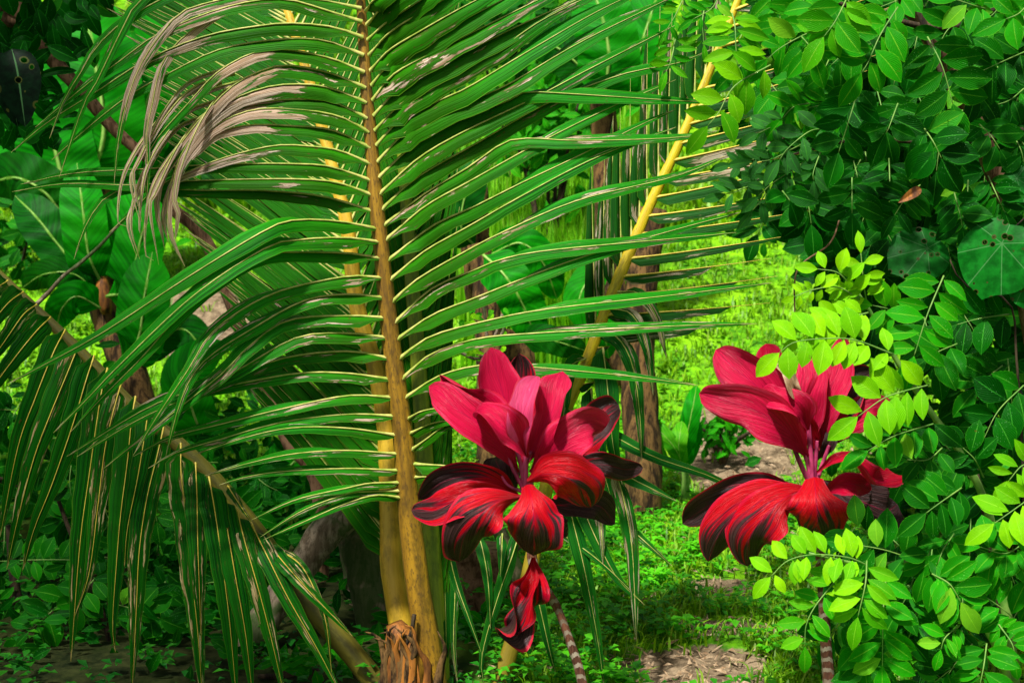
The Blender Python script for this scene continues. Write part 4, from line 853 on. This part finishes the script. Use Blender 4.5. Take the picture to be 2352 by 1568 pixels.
# --- tree at the top left with brown limb
qroot = P(-120, 1400, 5.4); qroot.z = hill(qroot.x, qroot.y)
tl = thing('shade_tree', 'dark leaved tree with a brown limb slanting through the upper left corner', 'tree', qroot)
branch(tl, 0, [(-160, 1568), (-160, 900), (-120, 300), (-60, 60), (60, 50)], 5.4, .09, .03, 'barkbrown', 'trunk', 4.9)
branch(tl, 1, [(-60, -120), (170, 130), (400, 450), (560, 620), (760, 860), (1000, 1080)], 4.9, .034, .018, 'barkbrown')
branch(tl, 1, [(0, 0), (180, 230), (400, 470)], 4.95, .022, .02, 'barkbrown')
def simple_leaf(parent, z, pts, w, d, mat, tone=(0, .5, 0), name='leaf', label=None, fold=.2, roll=0., prof=1.0):
    q = path3(z, pts, d, d - .03, .01); n = 14; c = smooth(q, n); wid = w * ZO[z][2] / FOC * d; rows = []; uvs = []; cols = []
    for i in range(n):
        t = i / (n - 1); T = tang(c, i); V = (CAM - c[i]).normalized(); A_ = T.cross(V).normalized(); Nn = A_.cross(T)
        A2 = A_ * math.cos(roll) + Nn * math.sin(roll); ww = wid * .5 * (math.sin(math.pi * min(1, t ** .85 * 1.0)) ** .7 if 0 < t < 1 else 0) * (1 - .25 * t)
        rows.append([c[i] + A2 * s * ww + Nn * fold * abs(s) * ww + Nn * .05 * ww * math.sin(s * 6 + t * 9) for s in (-1, -.6, -.2, 0, .2, .6, 1)]); uvs.append([((s + 1) / 2, t) for s in (-1, -.6, -.2, 0, .2, .6, 1)]); cols.append([tone] * 7)
    b = MB(); b.grid(rows, uvs, cols); o = b.build(name, mat, parent)
    if label: o['label'] = label
    return o
for p, w in (([(330, 80), (380, 160), (425, 255)], 110), ([(560, 0), (560, 40), (600, 90)], 90), ([(600, 40), (640, 90), (680, 140)], 80), ([(440, 90), (500, 130), (600, 130)], 90), ([(250, 150), (290, 190), (260, 250)], 90),
             ([(600, 320), (530, 360), (470, 420)], 70), ([(400, 620), (340, 600), (270, 615)], 45), ([(410, 670), (340, 655), (280, 680)], 45), ([(540, 770), (470, 775), (420, 800)], 50), ([(520, 850), (460, 860), (415, 880)], 50),
             ([(420, 870), (330, 890), (260, 940)], 60), ([(410, 930), (370, 980), (330, 990)], 55), ([(230, 270), (150, 240), (60, 290)], 80), ([(180, 320), (110, 320), (60, 340)], 70), ([(520, 480), (380, 480), (200, 530)], 60), ([(560, 660), (420, 660), (280, 770)], 60)):
    simple_leaf(tl, 1, p, w, random.uniform(4.5, 4.8), M['comp'], (.0, .2, 0))
mbl = MB()
for i in range(220):
    x = random.uniform(-120, 120) * 1.0 + 30 + (abs(random.gauss(0, 70)) if random.random() < .4 else 0); y = random.uniform(-60, 300) if i < 160 else random.uniform(-60, 90)
    if x > 110 and y > 120: continue
    p = P(x, y, random.uniform(4.6, 5.3)); a = random.uniform(-2.8, -.4)
    leaflet_mesh(mbl, p, Vector((math.cos(a), random.uniform(-.3, .3), math.sin(a))).normalized(), ((CAM - p).normalized() + Vector((random.uniform(-.5, .5), 0, random.uniform(-.3, .6)))).normalized(), random.uniform(.08, .14), random.uniform(.04, .065), .0)
o = mbl.build('foliage', [M['comp']], tl); o['kind'] = 'stuff'; o['label'] = 'dark leaves massed at the corner'
def mat_holey(name, c1, c2, sc=36, th=.24, spec=.12):
    n = NT(name); vo = n.n('ShaderNodeTexVoronoi'); n.l(n.pos(), vo.inputs['Vector']); vo.inputs['Scale'].default_value = sc
    ns = n.noise(n.pos(), 5, 2); a = n.math('LESS_THAN', vo.outputs['Distance'], n.rng(ns, .32, .5, 0.0, th))
    ring = n.math('LESS_THAN', vo.outputs['Distance'], n.rng(ns, .32, .5, 0.0, th * 1.35))
    u, v = n.uv(); e = n.math('ABSOLUTE', n.math('SUBTRACT', u, .5))
    f = n.noise(n.pos(), 40, 4); c = n.mix(n.rng(f, .35, .65), c1, c2)
    c = n.mix(n.rng(e, .03, .01, 0, .6), c, (.10, .26, .09)); c = n.mix(ring, c, (.05, .06, .01))
    return n.leaf(c, .5, .25, f, .3, alpha=a, spec=spec)
M['holey'] = mat_holey('insect_eaten_leaf', (.001, .09, .004), (.004, .17, .010))
M['holeydark'] = mat_holey('insect_eaten_dark_leaf', (.001, .006, .002), (.002, .014, .004), 24, .3, 0.05)
simple_leaf(tl, 1, [(80, 330), (120, 500), (170, 860)], 330, 4.4, M['holeydark'], name='leaf', label='large almost black leaf full of holes')
simple_leaf(tl, 1, [(-60, 350), (60, 600), (120, 860)], 260, 4.45, M['holeydark'])
added_crown(tl, -4.2, -1.5, .8, 5.0, 3.2, 4.6, 2000)
fix_parent(tl)

# --- climbing vine with heart shaped leaves, right edge
vroot = P(2330, 1200, 3.9)
vine = thing('climbing_vine', 'vine with big round insect-eaten leaves climbing at the right edge', 'vine', (vroot.x, vroot.y, hill(vroot.x, vroot.y)))
def heart(parent, z, centre, rad, d, ang, mat, label=None, tilt=(0, 0)):
    cx, cy = centre; C = P(*zc(z, [centre])[0], d); r = rad * ZO[z][2] / FOC * d; V = (CAM - C).normalized(); rows = []; uvs = []; cols = []
    Nn = (V + RT * tilt[0] + UP * tilt[1]).normalized(); X = RT.cross(Nn).cross(RT); X = (UP - Nn * UP.dot(Nn)).normalized(); Y = Nn.cross(X)
    ax = X * math.cos(ang) + Y * math.sin(ang); ay = Nn.cross(ax)
    b = MB(); nr, na = 8, 40
    for i in range(nr + 1):
        k = i / nr; row = []; u_ = []; c_ = []
        for j in range(na):
            th = 2 * math.pi * j / na; rr = r * (1 - .14 * math.exp(-((((th) + math.pi) % (2 * math.pi) - math.pi) / .22) ** 2) + .16 * math.exp(-(((th - math.pi) / .16) ** 2)) + .02 * math.sin(5 * th))
            lob = .035 * r * k * k * math.cos(7 * th) - .10 * r * k * k
            row.append(C + ax * r * .35 * (1 - k) + ax * math.cos(th) * rr * k + ay * math.sin(th) * rr * k + Nn * lob); u_.append((.5 + .5 * k * math.sin(th * 3.5), k)); c_.append((0, .5, 0))
        rows.append(row); uvs.append(u_); cols.append(c_)
    b.grid(rows, uvs, cols, 0, True); o = b.build('leaf', mat, parent)
    if label: o['label'] = label
heart(vine, 6, (2170, 210), 265, 3.6, -.35, M['holey'], 'large round leaf riddled with small holes', (-.2, .1))
heart(vine, 6, (1640, 190), 205, 3.75, -1.0, M['holey'], 'round leaf with a bite out of its edge', (.1, .4))
heart(vine, 6, (2400, 420), 150, 3.6, .6, M['holey'], None, (.3, .1))
heart(vine, 3, (2330, 1240), 130, 3.65, .6, M['holey'], None, (.1, .3))
heart(vine, 6, (2150, 1180), 200, 3.9, .3, M['holeydark'], 'very dark round leaf with holes', (.1, .2))
branch(vine, 6, [(1850, 230), (1950, 400), (2250, 520), (2300, 900), (2340, 1500), (2380, 2600)], 3.85, .002, .006)
branch(vine, 6, [(2280, 20), (2360, -40), (2500, -20), (2520, 1500)], 3.65, .002, .004)
fix_parent(vine)

# =================================================================== banana plants
def banana_leaf(parent, z, pts, w, d, mat='banana', d1=None, tone=0., roll=0., fold=.15, tear=.0, label=None):
    q = path3(z, pts, d, d1 if d1 else d, .1); n = 30; c = smooth(q, n); wid = w * ZO[z][2] / FOC * d; rows = []; uvs = []; cols = []; L = 0; r = random.random()
    for i in range(n):
        t = i / (n - 1); T = tang(c, i); V = (CAM - c[i]).normalized(); A_ = T.cross(V).normalized(); Nn = A_.cross(T)
        A2 = A_ * math.cos(roll) + Nn * math.sin(roll); N2 = Nn * math.cos(roll) - A_ * math.sin(roll)
        if i: L += (c[i] - c[i - 1]).length
        ww = wid * .5 * min(1, (sstep(0, .18, t) + .04)) * (1 - max(0, (t - .6) / .4) ** 2.2) ** .6 if t < 1 else 0
        jag = 1 - tear * (random.random() < .35) * random.random()
        rows.append([c[i] + A2 * s * ww * (jag if abs(s) == 1 else 1) + N2 * (-fold * abs(s) * ww + .06 * ww * math.sin(i * 1.3 + s * 2)) for s in (-1, -.66, -.33, 0, .33, .66, 1)])
        uvs.append([((s + 1) / 2, L) for s in (-1, -.66, -.33, 0, .33, .66, 1)]); cols.append([(tone, r, 0)] * 7)
    b = MB(); b.grid(rows, uvs, cols); b.tube(c, [max(.002, .018 * (1 - i / n)) * wid / .5 for i in range(n)], 6, 1)
    o = b.build('leaf', [M[mat], M['bananarib']], parent)
    if label: o['label'] = label
    return o
M['bananarib'] = mat_simple('banana_midrib', (.12, .30, .03), (.26, .42, .08), 12, .5)
def banana(label, px, py, d, stempts, leaves, sr=.07, stemmat='deadtrunk', grp='banana plants behind the palm'):
    rp = P(px, py, d); rp.z = hill(rp.x, rp.y); o = thing('banana_plant', label, 'banana plant', rp, grp)
    sp = path3(0, stempts, d, d); low = sp[-1].copy(); low.z = min(low.z - .02, hill(low.x, low.y) - .05); sp.append(low)
    c = smooth(sp, 24); b = MB(); b.tube(c, [sr * (.75 + .35 * i / 23) for i in range(24)], 12, 0, ridge=.12); b.build('trunk', M[stemmat], o)
    for L in leaves: banana_leaf(o, *L[:4], **(L[4] if len(L) > 4 else {}))
    fix_parent(o); return o
banana('banana plant with an orange sheath left of the palm, above the drooping frond', 290, 880, 6.6, [(232, 620), (245, 720), (275, 800), (310, 900), (330, 1000)],
       [(4, [(700, 420), (600, 200), (560, -100), (520, -420)], 300, 6.5), (4, [(700, 420), (760, 200), (880, -60), (1000, -300)], 380, 6.6),
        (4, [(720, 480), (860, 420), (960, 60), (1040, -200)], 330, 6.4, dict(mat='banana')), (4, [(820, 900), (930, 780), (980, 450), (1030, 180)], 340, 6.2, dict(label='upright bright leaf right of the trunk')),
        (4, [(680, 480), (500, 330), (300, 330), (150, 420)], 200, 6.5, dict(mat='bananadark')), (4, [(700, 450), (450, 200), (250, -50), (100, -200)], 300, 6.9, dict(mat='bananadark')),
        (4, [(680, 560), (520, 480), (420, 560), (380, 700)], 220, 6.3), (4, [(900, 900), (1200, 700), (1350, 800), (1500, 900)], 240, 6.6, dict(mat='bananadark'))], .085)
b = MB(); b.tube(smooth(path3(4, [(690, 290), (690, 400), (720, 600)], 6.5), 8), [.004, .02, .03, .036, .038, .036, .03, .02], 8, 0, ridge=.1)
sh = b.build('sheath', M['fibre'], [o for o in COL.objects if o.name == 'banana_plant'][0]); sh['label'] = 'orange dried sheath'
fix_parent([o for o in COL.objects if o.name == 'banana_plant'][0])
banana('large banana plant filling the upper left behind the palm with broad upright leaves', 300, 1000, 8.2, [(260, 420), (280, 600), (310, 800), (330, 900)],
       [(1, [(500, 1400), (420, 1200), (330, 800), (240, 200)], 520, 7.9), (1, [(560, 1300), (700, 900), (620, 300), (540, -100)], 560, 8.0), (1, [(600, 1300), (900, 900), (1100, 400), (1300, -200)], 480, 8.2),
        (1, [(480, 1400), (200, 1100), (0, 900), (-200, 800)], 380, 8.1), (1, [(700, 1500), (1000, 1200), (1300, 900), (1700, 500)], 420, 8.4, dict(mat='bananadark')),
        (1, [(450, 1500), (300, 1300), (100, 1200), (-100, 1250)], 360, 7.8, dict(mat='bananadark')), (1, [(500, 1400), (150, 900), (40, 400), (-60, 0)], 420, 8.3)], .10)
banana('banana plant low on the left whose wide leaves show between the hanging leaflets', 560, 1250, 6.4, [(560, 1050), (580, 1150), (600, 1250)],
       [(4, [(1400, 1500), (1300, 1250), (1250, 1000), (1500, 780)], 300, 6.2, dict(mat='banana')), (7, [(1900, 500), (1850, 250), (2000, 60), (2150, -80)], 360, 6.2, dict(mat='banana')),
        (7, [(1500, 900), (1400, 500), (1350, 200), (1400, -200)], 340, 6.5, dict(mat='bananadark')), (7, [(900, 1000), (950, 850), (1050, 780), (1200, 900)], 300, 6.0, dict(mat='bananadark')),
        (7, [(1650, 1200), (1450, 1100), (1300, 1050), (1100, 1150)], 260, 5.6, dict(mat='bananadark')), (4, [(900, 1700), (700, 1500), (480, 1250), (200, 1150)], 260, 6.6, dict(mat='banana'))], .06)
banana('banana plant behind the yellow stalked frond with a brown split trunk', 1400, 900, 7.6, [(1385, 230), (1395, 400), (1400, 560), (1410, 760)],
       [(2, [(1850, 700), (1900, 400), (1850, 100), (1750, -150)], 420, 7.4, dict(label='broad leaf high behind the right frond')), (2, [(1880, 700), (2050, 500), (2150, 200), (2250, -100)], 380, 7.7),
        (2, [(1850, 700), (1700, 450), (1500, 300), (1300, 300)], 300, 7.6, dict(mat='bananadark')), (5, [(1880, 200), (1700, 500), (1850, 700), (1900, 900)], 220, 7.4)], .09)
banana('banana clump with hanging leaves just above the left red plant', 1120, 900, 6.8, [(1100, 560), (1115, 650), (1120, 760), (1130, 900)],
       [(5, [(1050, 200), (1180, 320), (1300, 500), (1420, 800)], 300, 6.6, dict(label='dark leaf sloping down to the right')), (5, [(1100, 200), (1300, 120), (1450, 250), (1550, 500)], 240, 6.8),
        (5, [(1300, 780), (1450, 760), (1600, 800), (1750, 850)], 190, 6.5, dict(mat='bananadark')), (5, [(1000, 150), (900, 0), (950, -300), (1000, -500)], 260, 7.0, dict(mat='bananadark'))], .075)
banana('banana sapling with lime green leaves growing beside the path', 1574, 1110, 6.4, [(1572, 1045), (1573, 1075), (1575, 1110)],
       [(6, [(60, 1640), (-10, 1500), (-120, 1380), (-230, 1330)], 110, 6.3, dict(mat='bananalime')), (6, [(40, 1650), (80, 1400), (120, 1200), (140, 1080)], 130, 6.4, dict(mat='banana')),
        (6, [(40, 1650), (20, 1500), (30, 1400), (40, 1320)], 110, 6.3, dict(mat='bananalime')), (6, [(50, 1660), (-80, 1580), (-150, 1400), (-230, 1300)], 70, 6.45, dict(mat='bananalime')), (6, [(50, 1640), (120, 1500), (140, 1380), (120, 1300)], 80, 6.45)], .02, 'twig', 'banana plants behind the palm')

# =================================================================== trunks, stumps, twigs
def trunk_thing(name, label, cat, z, pts, d, r0, r1, mat, d1=None, ground=True, ridge=.14, part=None, k=14):
    sp = path3(z, pts, d, d1); base = sp[-1].copy(); base.z = hill(base.x, base.y)
    if ground: sp.append(Vector((base.x, base.y, base.z - .06)))
    c = smooth(sp, 30); b = MB(); b.tube(c, [r0 + (r1 - r0) * i / 29 for i in range(30)], k, 0, ridge=ridge)
    o = b.build(name, M[mat]); o['label'] = label; o['category'] = cat; return o
trunk_thing('dead_trunk', 'thick rotting brown trunk standing between the two red plants', 'tree trunk', 0, [(1500, 480), (1475, 640), (1465, 760), (1468, 900), (1478, 1090)], 6.2, .066, .084, 'deadtrunk')
trunk_thing('dead_trunk', 'narrow reddish trunk left of the yellow stalked frond, high up', 'tree trunk', 0, [(1375, 150), (1385, 380), (1400, 600), (1410, 900)], 8.0, .05, .075, 'deadtrunk')
trunk_thing('dead_trunk', 'short brown trunk beside the palm above the left red plant', 'tree trunk', 0, [(1090, 430), (1095, 600), (1115, 700), (1180, 800), (1190, 900)], 7.2, .07, .10, 'deadtrunk')
trunk_thing('mossy_post', 'thin mossy trunk standing behind the ringed stem', 'tree trunk', 8, [(1160, 540), (1230, 700), (1330, 1000), (1340, 1250), (1400, 1500), (1420, 1640)], 4.5, .022, .036, 'barkmoss')
trunk_thing('mossy_post', 'slim grey stake just right of the mossy trunk', 'tree trunk', 8, [(1400, 950), (1440, 1200), (1500, 1450), (1530, 1640)], 4.6, .012, .018, 'barkmoss')
trunk_thing('tree_stump', 'cut brown stump behind the left red plant', 'stump', 8, [(1010, 640), (1000, 820), (990, 1040), (980, 1300)], 5.0, .15, .19, 'barkbrown')
trunk_thing('old_trunk', 'dark mossy trunk behind the palm stalks', 'tree trunk', 8, [(160, 400), (230, 700), (290, 950), (380, 1250), (420, 1600)], 4.75, .06, .09, 'barkmoss')
trunk_thing('pale_trunk', 'pale peeling trunk left of the palm foot', 'tree trunk', 8, [(120, 500), (180, 800), (230, 1100), (270, 1600)], 5.0, .035, .06, 'barkgrey')
trunk_thing('leaning_trunk', 'grey trunk leaning to the right behind the hanging leaflets', 'tree trunk', 7, [(2420, 380), (2200, 560), (2020, 800), (1850, 1060), (1720, 1250), (1600, 1480), (1520, 1620)], 4.6, .055, .048, 'barkgrey')
trunk_thing('leaning_trunk', 'slim speckled trunk slanting behind the rear frond', 'tree trunk', 4, [(1150, -120), (1400, 120), (1700, 900), (1850, 1200), (1950, 1450), (2150, 1750)], 5.2, .022, .034, 'barkbrown')
def twig(label, z, pts, d, r0, r1, mat='barkgrey', name='dry_twig'):
    c = smooth(path3(z, pts, d, d - .1), 30); b = MB(); b.tube(c, [r0 + (r1 - r0) * i / 29 for i in range(30)], 7, 0, ridge=.2)
    o = b.build(name, M[mat]); o['label'] = label; o['category'] = 'twig'; return o
twig('thin pale dead twig slanting across the banana plant on the left', 4, [(900, -80), (800, 0), (690, 120), (560, 240), (420, 350), (330, 450), (250, 530)], 4.3, .004, .0065)
# dead leaf caught on the tree
dl = simple_leaf(None, 3, [(1655, 1270), (1580, 1320), (1500, 1370)], 75, 3.6, M['fibre'], name='fallen_leaf', fold=.5)
dl['label'] = 'curled orange brown dead leaf caught in the upper right foliage'; dl['category'] = 'leaf'
# weeds and tendrils above the left red plant
vr = ground_hit(1120, 900)
wd = thing('climbing_weed', 'pale green young climber on thin dry stalks above the left red plant', 'weed', vr)
for p in ([(1050, 520), (1065, 640), (1080, 800)], [(1180, 600), (1140, 720), (1100, 820)], [(1210, 620), (1190, 700), (1150, 790)], [(900, 860), (1000, 900), (1100, 860)]):
    branch(wd, 5, p, 5.2, .006, .006, 'barkgrey', 'stem')
for i in range(26):
    x = random.uniform(880, 1250); y = random.uniform(560, 900)
    simple_leaf(wd, 5, [(x, y), (x + random.uniform(-30, 30), y + 20), (x + random.uniform(-50, 50), y + random.uniform(30, 60))], random.uniform(30, 50), random.uniform(5.1, 5.4), M['comp'], (random.uniform(.5, 1), .5, .0))
fix_parent(wd)

# background bushes so the hillside reads as dense growth
def bush(label, px, py, d, rx, ry, n, tone, lf=.10, hmin=0, seed=0):
    rg = random.Random(seed); c0 = P(px, py, d); base = Vector((c0.x, c0.y, hill(c0.x, c0.y)))
    o = thing('background_bush', label, 'bush', base, 'bushes behind the palm'); b = MB()
    for s in range(7):
        a = rg.uniform(-1, 1); b2 = MB()
        b.tube(smooth([base, base + Vector((a * rx * .4, 0, (c0.z - base.z) * .6)), c0 + Vector((a * rx, rg.uniform(-.2, .2), ry * .3))], 10), [.02 - .0015 * i for i in range(10)], 5, 1)
    for i in range(n):
        u = Vector((rg.gauss(0, .5), rg.gauss(0, .45), rg.gauss(0, .5))); p = c0 + Vector((u.x * rx, u.y * rx * .8, u.z * ry))
        if p.z < hill(p.x, p.y) + .02: continue
        a = rg.uniform(-3.2, .2)
        leaflet_mesh(b, p, Vector((math.cos(a), rg.uniform(-.5, .5), math.sin(a))).normalized(), Vector((rg.uniform(-.6, .6), -1, rg.uniform(-.2, 1))).normalized(), lf * rg.uniform(.7, 1.3), lf * .5 * rg.uniform(.7, 1.2), max(0, min(1, tone + rg.uniform(-.15, .15))), ns=4)
    q = b.build('foliage', [M['comp'], M['twigdark']], o); fix_parent(o)
random.seed(3)
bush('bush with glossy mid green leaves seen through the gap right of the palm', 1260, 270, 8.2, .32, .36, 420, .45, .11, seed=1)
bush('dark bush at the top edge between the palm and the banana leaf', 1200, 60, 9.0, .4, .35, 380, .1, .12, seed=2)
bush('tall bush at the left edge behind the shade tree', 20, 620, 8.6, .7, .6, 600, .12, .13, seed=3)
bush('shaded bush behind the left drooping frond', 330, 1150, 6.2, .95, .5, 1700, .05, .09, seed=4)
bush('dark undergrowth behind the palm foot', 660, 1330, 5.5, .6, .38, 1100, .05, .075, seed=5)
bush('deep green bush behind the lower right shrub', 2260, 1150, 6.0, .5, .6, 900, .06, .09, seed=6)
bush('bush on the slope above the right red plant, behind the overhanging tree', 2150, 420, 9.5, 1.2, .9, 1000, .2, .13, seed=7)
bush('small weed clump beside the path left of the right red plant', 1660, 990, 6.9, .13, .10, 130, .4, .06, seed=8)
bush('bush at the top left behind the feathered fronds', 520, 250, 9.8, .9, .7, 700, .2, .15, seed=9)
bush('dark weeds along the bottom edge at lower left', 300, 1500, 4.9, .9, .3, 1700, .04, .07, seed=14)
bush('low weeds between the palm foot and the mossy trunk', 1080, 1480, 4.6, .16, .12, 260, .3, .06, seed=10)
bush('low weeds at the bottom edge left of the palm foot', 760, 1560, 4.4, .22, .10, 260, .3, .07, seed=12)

for o in list(COL.objects):
    if o.type == 'MESH' and o.parent is None and 'kind' not in o and 'label' not in o: print('UNLABELLED', o.name)
print('objects', len(COL.objects))
